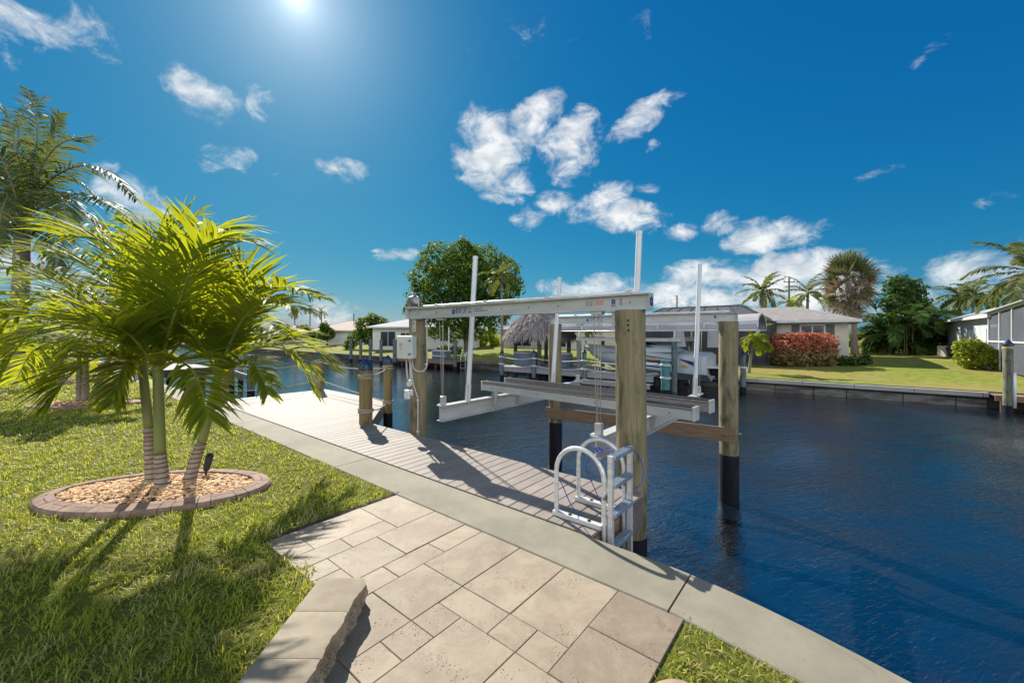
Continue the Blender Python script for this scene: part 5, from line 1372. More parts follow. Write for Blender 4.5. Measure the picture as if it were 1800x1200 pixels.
def fan_leaf(parent, p, d, length, rad, mat, seed, droop):
    rng = random.Random(seed); p, d = Vector(p), Vector(d).normalized(); side = d.cross(Z); side = side.normalized() if side.length > .1 else U.copy(); up = side.cross(d); ra = rng.uniform(-1.3, 1.3); side, up = side * math.cos(ra) + up * math.sin(ra), up * math.cos(ra) - side * math.sin(ra)
    V, Q = [], []; q = p + d * length + Z * -droop * length * .3
    m = MB(); m.tube([p, p + d * length * .5, q], [.03, .022, .015], 4); nv0 = len(m.v)
    for k in range(15):
        a = R(-115 + 230 * k / 14 + rng.uniform(-4, 4)); dd = (d * math.cos(a) + side * math.sin(a) + up * .15).normalized(); w = dd.cross(up).normalized()
        L = rad * (1 - .25 * abs(k - 7) / 7) * rng.uniform(.85, 1.1); x = q.copy(); b = len(V)
        for j, ww in enumerate((.03, .075, .05, .008)):
            V += [x - w * ww, x + w * ww]; x = x + dd * L / 3; dd = (dd - Z * droop * (.28 + .3 * j)).normalized()
        Q += [(b + 2 * j, b + 2 * j + 1, b + 2 * j + 3, b + 2 * j + 2) for j in range(3)]
    n = len(V); V += [Vector(v) for v in m.v]; Q += [tuple(i + n for i in f) for f in m.f if len(f) == 4]
    np_obj('frond', [tuple(v) for v in V], Q, mat, parent)

def vegetation():
    # sabal palm with its skirt of dry fans
    b = FG(1503, 623); c = P(1490, 493, b.y); t = thing('sabal_palm', 'shaggy fan palm with a grey brown skirt of dead fronds', 'palm tree', b)
    m = MB(); pts = catmull([b - Z * .2, b.lerp(c, .5) + Vector((.12, 0, 0)), c], 16); m.tube(pts, [.36 - .07 * min(1, i / 4) + (.015 if i % 2 else 0) for i in range(16)], 14); m.build('trunk', 'palm_bark', t, smooth=True)
    rng = random.Random(8)
    for i in range(50):
        k = i / 49; az = i * 2.399; e = R(85 - 88 * k + rng.uniform(-8, 8)); fan_leaf(t, c + Z * (.45 - .7 * k), (math.cos(az) * math.cos(e), math.sin(az) * math.cos(e), math.sin(e)), rng.uniform(1.3, 2.0), rng.uniform(1.2, 1.6), 'fan' if rng.random() > .35 * k + .05 else 'dead_fan', i, .35)
    for i in range(50):
        k = i / 49; az = i * 2.399 + 1; e = R(8 - 72 * k + rng.uniform(-12, 12)); fan_leaf(t, c - Z * (.1 + 1.2 * k), (math.cos(az) * math.cos(e), math.sin(az) * math.cos(e), math.sin(e)), rng.uniform(1.1, 1.8), rng.uniform(1.1, 1.5), 'dead_fan' if rng.random() > .2 else 'fan', 100 + i, .6)
    # areca clump
    b = FG(1592, 622); t = thing('areca_palm_clump', 'large dark green clumping palm thicket right of the fan palm', 'palm clump', b)
    m = MB(); rng = random.Random(12); fr = []
    for i in range(44):
        a = rng.uniform(0, 6.28); r_ = 2.3 * math.sqrt(rng.random()); q = b + Vector((r_ * math.cos(a) * 1.2, r_ * math.sin(a) * .8, 0)); h = rng.uniform(.8, 7.6) * (.35 + .65 * (i / 43)) * (1 - .25 * r_ / 2.3); top = q + Vector((math.cos(a) * .25 * h * .5, math.sin(a) * .2 * h * .4, h))
        m.tube(catmull([q - Z * .2, q.lerp(top, .5), top], 6), [.07, .065, .06, .05, .045, .04], 6)
        for j in range(3 if i < 10 else 2): fr.append((top, a + rng.uniform(-1.3, 1.3), rng.uniform(5, 80)))
    m.build('stem', 'crownshaft', t, smooth=True)
    for i, (q, a, e) in enumerate(fr[:98]):
        ra = arch(q, a, R(e), rng.uniform(2.5, 3.5), R(rng.uniform(80, 135))); add_frond(t, ra, 1.0, 34, .13, 'areca' if i % 9 else 'palm', 'stem', .025, seed=2000 + i, vee=.3, fwd=.6, droop=.3, segs=2)
    lob = [(b.x + x, b.y + y, b.z + z, 1.4, 1.2, 1.25) for x, y, z in ((-1.7, 0, 1.3), (0, -.4, 1.4), (1.7, 0, 1.3), (-1.4, .3, 3.2), (.6, 0, 3.6), (2.0, .3, 3.2), (-.9, .4, 5.4), (1.5, .3, 5.2), (-.4, .4, 7.3), (.9, .2, 6.7))]
    V, Q = leaf_cloud(lob, 8000, .24, 31, shell=.2, fs=.9); np_obj('inner_foliage', V, Q, 'areca', t)
    # clipped copper hedge, redder on top
    b = FG(1424, 645); Y = b.y; W_ = 54 / F * Y; H = 57 / F * Y; t = thing('hedge', 'clipped copper red and green shrub mass on the far lawn', 'hedge', b)
    lob = lambda zf, rf: [(b.x + x * W_, b.y + 1.0 + y * .9, b.z + H * zf, W_ * rf, 1.0, H * rf) for x in (-.62, -.2, .22, .62) for y in (-.6, .6)]
    m = MB(); rg = random.Random(3)
    for k in range(16): q = b + Vector((rg.uniform(-.85, .85) * W_, 1 + rg.uniform(-.8, .8), 0)); m.tube([q - Z * .1, q + Vector((rg.uniform(-.3, .3), 0, H * .8))], [.04, .015], 5)
    m.build('stem', 'bark', t)
    V, Q = leaf_cloud(lob(.36, .38), 8500, .12, 5, shell=.6, fs=1.6, thresh=-.6); np_obj('lower_foliage', V, Q, 'under_leaf', t)
    rg2 = random.Random(21); top_l = lob(.68, .36) + [(b.x + rg2.uniform(-.9, .9) * W_, b.y + 1 + rg2.uniform(-.9, .6), b.z + H * rg2.uniform(.84, .98), .38, .35, .22) for _ in range(16)]
    V, Q = leaf_cloud(top_l, 11000, .11, 6, shell=.6, fs=1.6, thresh=-.5); np_obj('upper_foliage', V, Q, 'red_leaf', t)
    b = FG(1500, 641); shrub('shrub', 'low dark spiky shrub at the right foot of the red hedge', b, [(b.x + x, b.y, b.z + .3, .55, .5, .42) for x in (-.8, 0, .8)], 900, .17, 9, 'shrub')
    b = FG(1741, 650); Y = b.y; shrub('shrub', 'bright lime green rounded shrub before the screened porch', b, [(b.x + x, b.y + .6 + y, b.z + z, .55, .6, .65) for x, y, z in ((-.55, .3, .7), (-.1, 0, .65), (.5, -.1, .6), (-.5, .4, 1.35), (.1, .3, 1.3), (.65, .2, .9))], 6500, .12, 10, 'lime', fs=1.8, thresh=-.5)
    b = FG(1690, 628); shrub('shrub', 'dusky purple shrub between air conditioner and lime shrub', b, [(b.x + x, b.y, b.z + z, .8, .7, .8) for x, z in ((-.3, .7), (.6, .9), (1.3, .6))], 1600, .15, 13, 'dusky')
    b = FG(1646, 616); shrub('shrub', 'small orange red shrub left of the air conditioner', b, [(b.x, b.y, b.z + .7, .9, .7, .8)], 900, .14, 14, 'red_leaf')
    b = FG(1625, 618); shrub('shrub', 'low yellow green shrub at the right foot of the palm thicket', b, [(b.x + x, b.y, b.z + .5, .9, .7, .6) for x in (-.6, .6)], 1200, .15, 15, 'lime')
    b = FG(1530, 619); shrub('shrub', 'yellow green shrub at the left foot of the palm thicket', b, [(b.x + x, b.y - .6, b.z + z, .8, .6, .7) for x, z in ((-.6, .6), (.5, .9), (1.2, .5))], 1500, .16, 16, 'lime')
    b = FG(1474, 612); shrub('shrub', 'tall yellow flowering shrub at the corner of the cream bungalow', b, [(b.x, b.y, b.z + z, .8, .7, .8) for z in (1.2, 2.6)], 1300, .15, 17, 'lime')
    # the round broad tree and its neighbours
    b = FG(822, 621); Y = b.y; k = Y / F
    L = [(px, py, dy, r) for px, py, dy, r in ((770, 455, 0, 34), (815, 448, 1, 30), (850, 462, 0, 36), (885, 475, .5, 30), (748, 490, .5, 32), (790, 495, -2.5, 42), (835, 500, -2.8, 42), (880, 510, -1, 36), (745, 530, 0, 32), (775, 545, -2, 32), (820, 540, -2.5, 36), (870, 545, -1.5, 34), (905, 500, .5, 18), (728, 545, 0, 20), (820, 480, 3, 50), (800, 580, -1, 24), (850, 580, 0, 24), (765, 575, 0, 22), (815, 430, 0, 14))]
    tree('broad_tree', 'large round broadleaf tree with dense dark crown across the canal', b, 3.4, .42, [(P(px, py, Y + dy).x, Y + dy, P(px, py, Y + dy).z, r * k, r * k * .95, r * k * .92) for px, py, dy, r in L], 44000, .26, 3, fs=.8, thresh=.04)
    b = FG(655, 613); Y = b.y; k = Y / F
    tree('broad_tree', 'small open tree on the lawn behind the mooring posts', b, 2.6, .16, [(P(px, py, Y).x, Y + dy, P(px, py, Y).z, r * k, r * k, r * k * .9) for px, py, dy, r in ((640, 572, 0, 17), (665, 570, .5, 17), (650, 590, -.6, 18), (675, 585, .4, 15), (628, 592, 0, 14), (615, 605, 0, 11), (655, 560, 0, 11), (608, 618, 0, 6))], 5200, .24, 7, fs=.9)
    b = FG(575, 608); Y = b.y; k = Y / F
    tree('broad_tree', 'slight tree before the salmon roofed house', b, 2.2, .14, [(P(px, py, Y).x, Y, P(px, py, Y).z, r * k, r * k, r * k) for px, py, r in ((570, 575, 9), (578, 585, 11), (566, 590, 9))], 1500, .3, 19, fs=.8)
    for i, (px, Y, r_, lab) in enumerate(((500, 98, 3.2, 'dark tree far across the canal beside the low pale house'), (537, 104, 3.4, 'dark tree below the three distant skyline palms'), (612, 96, 2.2, 'small dark tree beside the red brown roof'), (708, 76, 2.6, 'dark tree crown showing behind the white house left of the lift piling'), (450, 90, 3.4, 'dark tree far up the canal seen through the near palm fronds'))):
        q = P(px, 600, Y); b = Vector((q.x, Y, -.3)); tree('broad_tree', lab, b, 1.6, .15, [(b.x + x * r_, Y + y * r_, 1.7 + z * r_ * .6, r_ * .55, r_ * .5, r_ * .36) for x, y, z in ((-.6, 0, 0), (.55, .1, .1), (0, -.3, .5), (.1, .3, .2), (-.2, 0, .75))], 1900, .33, 90 + i, 'tree', fs=.7)
    b = FG(858, 609); Y = b.y; k = Y / F
    shrub('shrub', 'mottled yellow green shrubbery right of the broad tree trunk', b, [(P(px, py, Y).x, Y, P(px, py, Y).z, 10 * k, 1.2, 10 * k) for px, py in ((846, 600), (858, 592), (870, 601))], 1800, .22, 20, 'lime')
    b = FG(790, 622); shrub('shrub', 'dark clipped shrub on the far bank left of the broad tree trunk', b, [(b.x + x, b.y, b.z + .5, 1., .8, .7) for x in (-.8, .8)], 1500, .16, 21, 'shrub')
    # palms across the canal
    def pl(label, bpx, bpy, tpx, tpy, dY, fl, ll, nf, seed, mat='coco', tr='palm_bark', r=.16, name='palm_tree', Y=None, **kw):
        b = FG(bpx, bpy) if Y is None else Vector((P(bpx, 600, Y).x, Y, -.3)); c = P(tpx, tpy, b.y + dY); return palm(name, label, b, c, r, r * .75, nf, fl, ll, mat, tr, seed, **kw)
    pl('slender palm with grey trunk in front of the broad tree', 883, 637, 881, 486, 0, 2.35, .62, 15, 31, r=.15, w=.10, n=26, el=(80, -25))
    pl('feathery palm in the sky behind the bungalow roof', 1340, 600, 1340, 512, 0, 3.2, .75, 17, 32, Y=50, r=.2, w=.15, n=24, el=(82, -20), drop=(35, 70))
    pl('palm half hidden behind the shaggy fan palm', 1418, 600, 1420, 515, 0, 3.3, .75, 15, 33, Y=52, r=.2, w=.15, n=24, el=(80, -25))
    pl('short yellow green palm top beside the utility pole', 1392, 600, 1391, 533, 0, 1.7, .6, 14, 34, Y=46, mat='palm', r=.12, w=.09, n=12, stem='stem', el=(75, -10))
    pl('palm rising behind the grey house roof, left of its twin', 1690, 600, 1688, 520, 0, 2.9, .75, 15, 35, Y=48, r=.16, w=.15, n=24, el=(80, -30))
    pl('palm rising behind the grey house roof, right of its twin', 1708, 600, 1712, 518, 0, 2.9, .75, 15, 36, Y=46, r=.16, w=.15, n=24, el=(80, -30))
    pl('coconut palm leaning in from the right edge of the view', 1850, 600, 1812, 478, 0, 3.7, .85, 19, 37, Y=27, r=.2, w=.13, n=34, el=(80, -45), drop=(50, 95))
    pl('small drooping palm on the far lawn beside the boat canopy', 1316, 655, 1328, 592, 0, 1.5, .5, 11, 38, mat='palm', tr='palm_bark', r=.10, w=.10, n=20, stem='stem', el=(70, -40), drop=(70, 120))
    pl('little palm with slanting trunk behind the dock rope', 1025, 630, 1036, 578, 0, 1.3, .5, 10, 42, mat='palm_dark', r=.10, w=.07, n=14, el=(60, -40))
    for i, (px, py, lab) in enumerate(((518, 546, 'leftmost'), (545, 541, 'tallest'), (565, 547, 'rightmost'))): pl(lab + ' of three distant palms on the skyline', px, 600, px, py, 0, 2.7, .9, 13, 50 + i, Y=112 + 3 * i, r=.2, w=.14, n=11, el=(70, -40), drop=(60, 100))
    pl('distant low palm left of the bungalow palm', 1300, 600, 1299, 550, 0, 2.2, .7, 12, 55, Y=60, r=.15, w=.11, n=12)
    # distant belt of trees
    rng = random.Random(77); lobes = []
    for k in range(90):
        px = -420 + k * 28 + rng.uniform(-10, 10); Y = rng.uniform(150, 190); top = rng.uniform(2.6, 5.0) + (3 if px < 460 else 0); q = P(px, 588, Y); lobes.append((q.x, Y, top * .45, 6, 4, top * .55))
    V, Q = leaf_cloud(lobes, 16000, .7, 71, fs=.25); tag(np_obj('distant_trees', V, Q, 'tree', None, (0, 160, 0)), 'low belt of distant trees along the horizon', 'trees', kind='stuff')

def poles():
    for lab, px, py0, Y, arms in (('wooden utility pole with crossarm behind the bungalow', 1387, 489, 72, True), ('plain utility pole with wires behind the pool cage', 1190, 519, 85, False), ('short utility pole left of the white house', 622, 551, 105, False), ('utility pole with two insulators beyond the thatched hut', 949, 521, 90, True)):
        b = P(px, 600, Y); t = thing('utility_pole', lab, 'utility pole', (b.x, b.y, -.3)); zt = Zat(py0, Y); m = MB(); m.tube([(b.x, b.y, -.5), (b.x, b.y, zt)], [.2, .13], 10); m.build('pole', 'bark', t)
        if arms:
            m = MB(); m.obox((b.x - 1.0, b.y - .1, zt - .75), (2.0, 0, 0), (0, .12, 0), (0, 0, .14)); m.build('crossarm', 'bark', t)
            m = MB(); [m.cyl((b.x + x, b.y - .04), .06, zt - .6, zt - .3, 8) for x in (-.9, .9)]; m.build('insulator', 'motor', t)
    a = P(1190, 524, 85); m = MB()
    for e in (P(1060, 556, 95), P(1290, 549, 74)): m.tube(sag(a, e, .4), .025, 4)
    tag(m.build('wire', 'black', loc=a), 'thin overhead wires running from the plain utility pole', 'wire')

def far_docks():
    # the thatched hut's dock, its rope railing and tubs
    d = thing('timber_dock', 'grey timber dock with rope railing in front of the thatched hut', 'dock', W(-12, 22, -.8)); S = lambda px, t: st_of(TX(px, t))[0]
    s0, s1 = S(880, 21.3), S(1150, 21.3); sm = S(1024, 21.3)
    m = MB(); k = s0
    while k < s1 - .16:
        t0 = 21.2; m.sbox(k + .006, k + .154, t0, 26.3 if k < sm else 22.9, -.84, -.795); k += .16
    m.build('decking', 'grey_lumber', d)
    m = MB(); m.sbox(s0, s1, 21.14, 21.19, -1.16, -.80); m.build('fascia', 'grey_lumber', d)
    m = MB(); m.sbox(sm + .3, s1, 20.6, 21.13, -1.32, -1.25); m.sbox(sm + .3, s1, 20.55, 20.6, -1.55, -1.25); m.build('lower_step', 'grey_lumber', d)
    m = MB(); [m.cyl(W(x, y), .13, -2.6, -.85, 10) for x in np.arange(s0 + .5, s1, 2.2) for y in (21.5, 24.6)]; m.build('substructure', 'dark_lumber', d)
    pp = [(882, 'leftmost'), (938, 'second from the left'), (1027, 'third from the left')]
    P_ = [TX(px, 21.0) for px, _ in pp] + [W(s1 + .3, 21.0)]
    for (px, nm), q in zip(pp, P_): cone_post('dock_post', 'green grey post with cone cap, %s on the thatched hut dock' % nm, q, .155, Zat(619, q.y), 'far_pile', 'posts of the thatched hut dock', [-.05, -.62], cat='dock post')
    for a, b, nm in ((0, 1, 'left'), (1, 2, 'middle'), (2, 3, 'right')):
        m = MB(); [m.tube(sag((P_[a].x, P_[a].y, z), (P_[b].x, P_[b].y, z), .16), .03, 5) for z in (0.0, -.58)]; tag(m.build('rope', 'paper', loc=P_[a]), 'pale double rope railing, %s span on the thatched hut dock' % nm, 'rope', 'far dock ropes')
    for px, wd, lab in ((924, 42, 'round slate blue hot tub with lid on the thatched hut dock'), (986, 40, 'round slate blue hot tub mostly hidden behind the lift piling')):
        q = TX(px, 23.4); r = wd / 2 / F * q.y; t = thing('hot_tub', lab, 'hot tub', (q.x, q.y, -.79)); m = MB(); m.cone(q, [(r * .95, -.79), (r, -.75), (r, .17), (r * .93, .2)], 26)
        for k in range(26): a = k * .2417; m.tube([(q.x + r * math.cos(a), q.y + r * math.sin(a), -.78), (q.x + r * math.cos(a), q.y + r * math.sin(a), .16)], .025, 5)
        m.build('shell', 'tub', t); m = MB(); m.cone(q, [(r * .9, .2), (r * 1.03, .21), (r * 1.03, .29), (r * .8, .36), (.02, .40)], 26); m.build('lid', 'canvas', t, smooth=True, auto=30)
    # thatched hut
    c = TX(949, 24.6); t = thing('tiki_hut', 'round thatched hut with shaggy grey palm roof on posts', 'thatched hut', (c.x, c.y, -.8)); k = c.y / F; rr = 68 * k; ze, zp = Zat(598, c.y), Zat(549, c.y)
    m = MB(); m.cone(c, [(rr * .9, ze + .15), (rr * .82, ze + .75), (rr * .55, ze + 1.5), (rr * .2, zp - .25), (.05, zp - .05)], 28); m.build('roof_frame', 'dark_lumber', t)
    rng = random.Random(6); V = []; Q = []; n = 0
    for i in range(5600):
        u = rng.random() ** .75; a = rng.uniform(0, 6.283); prof = lambda u: (rr * (.04 + .93 * u ** .72), zp - (zp - ze - .12) * (u ** 1.55)); r0, z0 = prof(max(0, u - .12)); r1, z1 = prof(min(1.0, u + .06)); L = rng.uniform(.8, 1.25); a2 = a + rng.uniform(-.06, .06); off = rng.uniform(.02, .16)
        p0 = Vector((c.x + r0 * math.cos(a), c.y + r0 * math.sin(a), z0 + off * .5)); p1 = Vector((c.x + (r1 + off) * math.cos(a2), c.y + (r1 + off) * math.sin(a2), z1 + off - (rng.uniform(.1, .45) if u > .85 else 0))); w = Vector((-math.sin(a), math.cos(a), rng.uniform(-.3, .3))) * rng.uniform(.025, .06)
        V += [p0 - w, p0 + w, p1 + w * .3, p1 - w * .3]; Q.append((n, n + 1, n + 2, n + 3)); n += 4
    np_obj('thatch', [tuple(v) for v in V], Q, 'thatch', t)
    for px, dt in ((906, .6), (948, -1.6), (1000, .8), (960, 2.2)):
        q = TX(px, 24.6 + dt); m = MB(); m.cyl(q, .17, -2.4, ze + .6, 12); m.build('post', 'bark', t, smooth=True, auto=40)
    # small timber dock left of the hut
    d = thing('timber_dock', 'low brown timber dock with white rail at the left part of the far bank', 'dock', W(-34, 25.6, -1.0)); s0, s1 = S(684, 25), S(806, 25)
    m = MB(); m.sbox(s0, s1, 24.6, 26.3, -1.10, -1.0); m.sbox(s0, s1, 24.55, 24.6, -1.32, -1.0); m.build('decking', 'lumber', d)
    m = MB(); [m.cyl(W(x, 24.8), .15, -2.6, -1.1, 8) for x in np.arange(s0, s1, 3.)]; m.build('substructure', 'dark_lumber', d)
    m = MB(); a, b = S(750, 25), S(783, 25); m.tube([W(a, 25, -.55), W(b, 25, -.55)], .05, 6); m.build('rail', 'pvc', d)
    a, b = S(762, 25.4), S(784, 25.4); t = thing('dock_box', 'grey dock box on the small far dock', 'dock box', W(a, 25.4, -1)); m = MB(); m.obox(W(a, 25.2, -.998), U * (b - a), N * .9, Z * .95); m.build('box', 'tub', t); m = MB(); m.obox(W(a - .05, 25.15, -.045), U * (b - a + .1), N * 1.0, Z * .1); m.build('lid', 'paper', t)
    for px, zt, lab in ((800, 598, 'teal stained mooring post with bare top at the small far dock'), (617, 596, 'first from the left of the mooring posts below the small tree'), (634, 597, 'second from the left of the mooring posts below the small tree'), (651, 596, 'third from the left of the mooring posts below the small tree'), (670, 597, 'fourth from the left of the mooring posts below the small tree'), (694, 596, 'thick mooring post left of the grey control box')):
        q = TX(px, 24.3); cone_post('mooring_post', lab + ' on the far bank' if 'far' not in lab else lab, q, .19 if px != 694 else .24, Zat(zt, q.y), 'far_pile', 'mooring posts along the far bank', cap=False)
    q = TX(789, 26.0); m = MB(); m.tube([(q.x, q.y, -1.2), (q.x, q.y, Zat(576, q.y))], .07, 8); tag(m.build('flag_pole', 'pvc', loc=(q.x, q.y, -1.2)), 'thin white pole standing on the small far dock', 'pole')
    q = TX(816, 26.2); t = thing('dock_ladder', 'small white swim ladder on the dark far seawall', 'ladder', (q.x, q.y, -1)); m = MB()
    for x in (-.35, .35): m.tube(catmull([q + U * x + N * .5 + Z * -1.0, q + U * x + N * .4 + Z * -.25, q + U * x + N * -.1 + Z * -.25, q + U * x - N * .2 + Z * -1.9], 14), .045, 6)
    m.build('rail', 'pvc', t, smooth=True); m = MB(); [m.tube([q - U * .35 - N * .17 + Z * z, q + U * .35 - N * .17 + Z * z], .035, 6) for z in (-1.05, -1.4, -1.75)]; m.build('rung', 'pvc', t)

def canopy_boat():
    s0, s1, t0, t1 = -14.6, -.9, 22.4, 25.9; ze, zc = 2.08, 3.0
    t = thing('boat_canopy', 'pale grey arched boat lift canopy over the white motorboat', 'boat canopy', W(-8, 24, -1.8))
    arc = [(t0 + (t1 - t0) * (.5 - .5 * math.cos(a)), ze + (zc - ze) * math.sin(a) ** .8) for a in [k * math.pi / 14 for k in range(15)]]
    m = MB(); ns = 10; vs = []
    for i in range(ns + 1):
        s = s0 + (s1 - s0) * i / ns; dz = .0 if i % 2 == 0 else -.05; vs += [W(s, a, z + dz) for a, z in arc]
    k = 15; m.add(vs, [(i * k + j, (i + 1) * k + j, (i + 1) * k + j + 1, i * k + j + 1) for i in range(ns) for j in range(k - 1)]); m.build('canvas', 'canvas', t, smooth=False)
    m = MB(); m.sbox(s0, s1, t0 - .02, t0, ze - .06, ze + .02); m.sbox(s0, s1, t1, t1 + .02, ze - .06, ze + .02); m.build('valance', 'canvas', t)
    m = MB()
    for i in range(0, ns + 1, 2):
        s = s0 + (s1 - s0) * i / ns; m.tube([W(s, a, z - .06) for a, z in arc], .035, 6); m.tube([W(s, t0, ze - .08), W(s, t1, ze - .08)], .03, 6)
    for tt in (t0, t1): m.tube([W(s0, tt, ze - .08), W(s1, tt, ze - .08)], .035, 6)
    m.build('frame', 'aluminium', t, smooth=True)
    for s in (-12.0, -5.3):
        m = MB(); m.sbox(s - .12, s + .12, t0 - .3, t1 + .3, 1.32, 1.58); m.build('beam', 'white_metal', t)
    m = MB(); m.sbox(-12.2, -4.9, t0 - .2, t0 - .05, 1.32, 1.52); m.sbox(-12.2, -4.9, t1 + .05, t1 + .2, 1.32, 1.52); m.build('side_rail', 'white_metal', t)
    for s in (-12.0, -5.3):
        for tt in (t0 - .12, t1 + .12):
            m = MB(); m.cyl(W(s, tt), .17, -2.8, 1.315, 12); m.build('post', 'far_pile', t, smooth=True, auto=40)
            m = MB(); m.tube([W(s, tt, 1.59), W(s, tt, ze - .06)], .05, 8); m.build('upright', 'aluminium', t)
    for px in (1193, 1253):
        q = TX(px, t0 - .1); x = U; m = MB(); m.add([Vector((q.x, q.y, 1.95)) - x * .28, Vector((q.x, q.y, 1.95)) + x * .28, Vector((q.x, q.y, 1.02)) + x * .42, Vector((q.x, q.y, .98)) - x * .30], [(0, 1, 2, 3)]); v = [Vector(p) + N * .05 for p in m.v]; m.add(v, [(3, 2, 1, 0)]); m.add([Vector(p) for p in m.v[:8]], [(k, 4 + k, 4 + (k + 1) % 4, (k + 1) % 4) for k in range(4)]); m.build('hanging_flap', 'canvas', t)
    # motorboat, bow to the left
    b = thing('motorboat', 'white motorboat with blue and yellow swoosh, raised on the lift under the canopy', 'boat', W(-7.8, 24.1, -1.3))
    sb, L, tc = -12.1, 8.5, 24.1
    def sec(f):
        hb = 1.28 * (1 - (1 - f) ** 2.4) ** .75 * (1 if f < .9 else 1 - .4 * (f - .9)); zk = -1.2 + 1.55 * (1 - f) ** 4; zch = -.70 + 1.15 * (1 - f) ** 2.2; zs = .42 + .42 * (1 - f) ** 1.3; return hb, zk, zch, zs
    def pt(f, side, v):                        # v: 0 keel, 1 chine, 2 sheer, 3 deck edge
        hb, zk, zch, zs = sec(f); s = sb + L * f
        if v <= 1: return W(s, tc - side * hb * .86 * v, zk + (zch - zk) * v)
        if v <= 2: u = v - 1; return W(s - .5 * u * (1 - f) ** 2, tc - side * hb * (.86 + .14 * u ** .6), zch + (zs - zch) * u)
        return W(s - .5 * (1 - f) ** 2, tc - side * hb * .86 * (3 - v), zs + .05 + .18 * (v - 2))
    m = MB(); F_ = [0.0, .02, .06, .12, .2, .3, .42, .55, .7, .85, 1.0]; VV = [0, .5, 1, 1.25, 1.5, 1.75, 2, 2.05, 3]
    for side in (1, -1):
        vs = [pt(f, side, v) for f in F_ for v in VV]; k = len(VV); fs = [(i * k + j, (i + 1) * k + j, (i + 1) * k + j + 1, i * k + j + 1) for i in range(len(F_) - 1) for j in range(k - 1)]
        m.add(vs, fs if side > 0 else [f[::-1] for f in fs])
    st_ = [pt(1.0, 1, v) for v in VV] + [pt(1.0, -1, v) for v in VV[::-1]]; m.add(st_, [tuple(range(len(st_)))]); m.build('hull', 'hull', b, smooth=True, auto=35)
    def stripe(name, mat, f0, f1, lo, hi):
        m = MB(); vs = []
        for i in range(25):
            f = f0 + (f1 - f0) * i / 24; u = i / 24
            for v in (lo(u), hi(u)): vs.append(pt(f, 1, v) - N * .012)
        m.add(vs, [(2 * i, 2 * i + 2, 2 * i + 3, 2 * i + 1) for i in range(24)]); m.build(name, mat, b)
    stripe('blue_stripe', 'hull_blue', .30, .78, lambda u: 1.36 + .10 * math.sin(u * 3.1), lambda u: 1.40 + .22 * u + .06 * math.sin(u * 3.1)); stripe('blue_stripe', 'hull_blue', .34, .74, lambda u: 1.16 + .02 * u, lambda u: 1.22 + .04 * u)
    stripe('blue_stripe', 'hull_blue', .82, .92, lambda u: 1.75 - .32 * u, lambda u: 1.80 - .12 * u); stripe('blue_stripe', 'hull_blue', .2, .78, lambda u: 1.70 + .06 * math.sin(u * 3.14), lambda u: 1.73 + .10 * math.sin(u * 3.14))
    stripe('yellow_patch', 'hull_yellow', .52, .70, lambda u: 1.64 - .07 * math.sin(u * 3.14), lambda u: 1.64 + .07 * math.sin(u * 3.14)); stripe('yellow_patch', 'hull_yellow', .10, .24, lambda u: 1.55 - .07 * math.sin(u * 3.14), lambda u: 1.55 + .07 * math.sin(u * 3.14)); stripe('yellow_patch', 'hull_yellow', .82, .88, lambda u: 1.40 - .08 * math.sin(u * 3.14), lambda u: 1.40 + .08 * math.sin(u * 3.14))
    m = MB(); f = [(.32, .0), (.40, .38), (.72, .42), (.80, .1)]
    for side in (1, -1):
        a = [W(sb + L * x, tc - side * (.95 if z > .2 else 1.05), .54 + z) for x, z in f]; c_ = [W(sb + L * x, tc, .60 + z * 1.1) for x, z in f]; m.add(a + c_, [(0, 1, 5, 4), (1, 2, 6, 5), (2, 3, 7, 6)] if side > 0 else [(4, 5, 1, 0), (5, 6, 2, 1), (6, 7, 3, 2)]); m.add(a, [(0, 3, 2, 1) if side > 0 else (1, 2, 3, 0)])
    m.build('cabin', 'hull', b)
    m = MB(); m.add([W(sb + L * .40, tc - 1.0, .88), W(sb + L * .40, tc + 1.0, .88), W(sb + L * .47, tc + .85, 1.28), W(sb + L * .47, tc - .85, 1.28), W(sb + L * .62, tc - 1.0, .93), W(sb + L * .62, tc + 1.0, .93)], [(0, 1, 2, 3), (0, 3, 4), (1, 5, 2)]); m.build('windshield', 'glass', b)
    m = MB(); m.obox(W(sb + L, tc - 1.1, -.28), U * .75, N * 2.2, Z * .12); m.build('swim_platform', 'hull', b)
    for o in (-.45, .45):
        m = MB(); q = W(sb + L + .42, tc + o, -.55); m.bbox(q, .75, .34, .45, .08); m.tube([q - Z * .15, q + U * .15 - Z * .75], [.16, .10], 10); dv = m.build('outdrive', 'black', b)
        m = MB(); p = q + U * .42 - Z * .62; m.tube([p - U * .15, p + U * .12], [.10, .04], 10)
        for k in range(3): a = k * 2.094; e = N * math.cos(a) + Z * math.sin(a); m.obox(p + e * .04 - U * .02, e * .20, U * .05 + e.cross(U) * .12, U * .02)
        m.build('propeller', 'bolt', dv)
    q = TX(1170, 20.6); tp = cone_post('mooring_post', 'teal wrapped piling with rope in front of the motorboat', q, .26, Zat(633, q.y), 'teal', None, [-.05, -.8], cap=False)
    q = TX(1306, 24.9); cone_post('mooring_post', 'grey post with cone cap at the left end of the pale far seawall', q, .17, Zat(622, q.y), 'far_pile', None, [-.3])

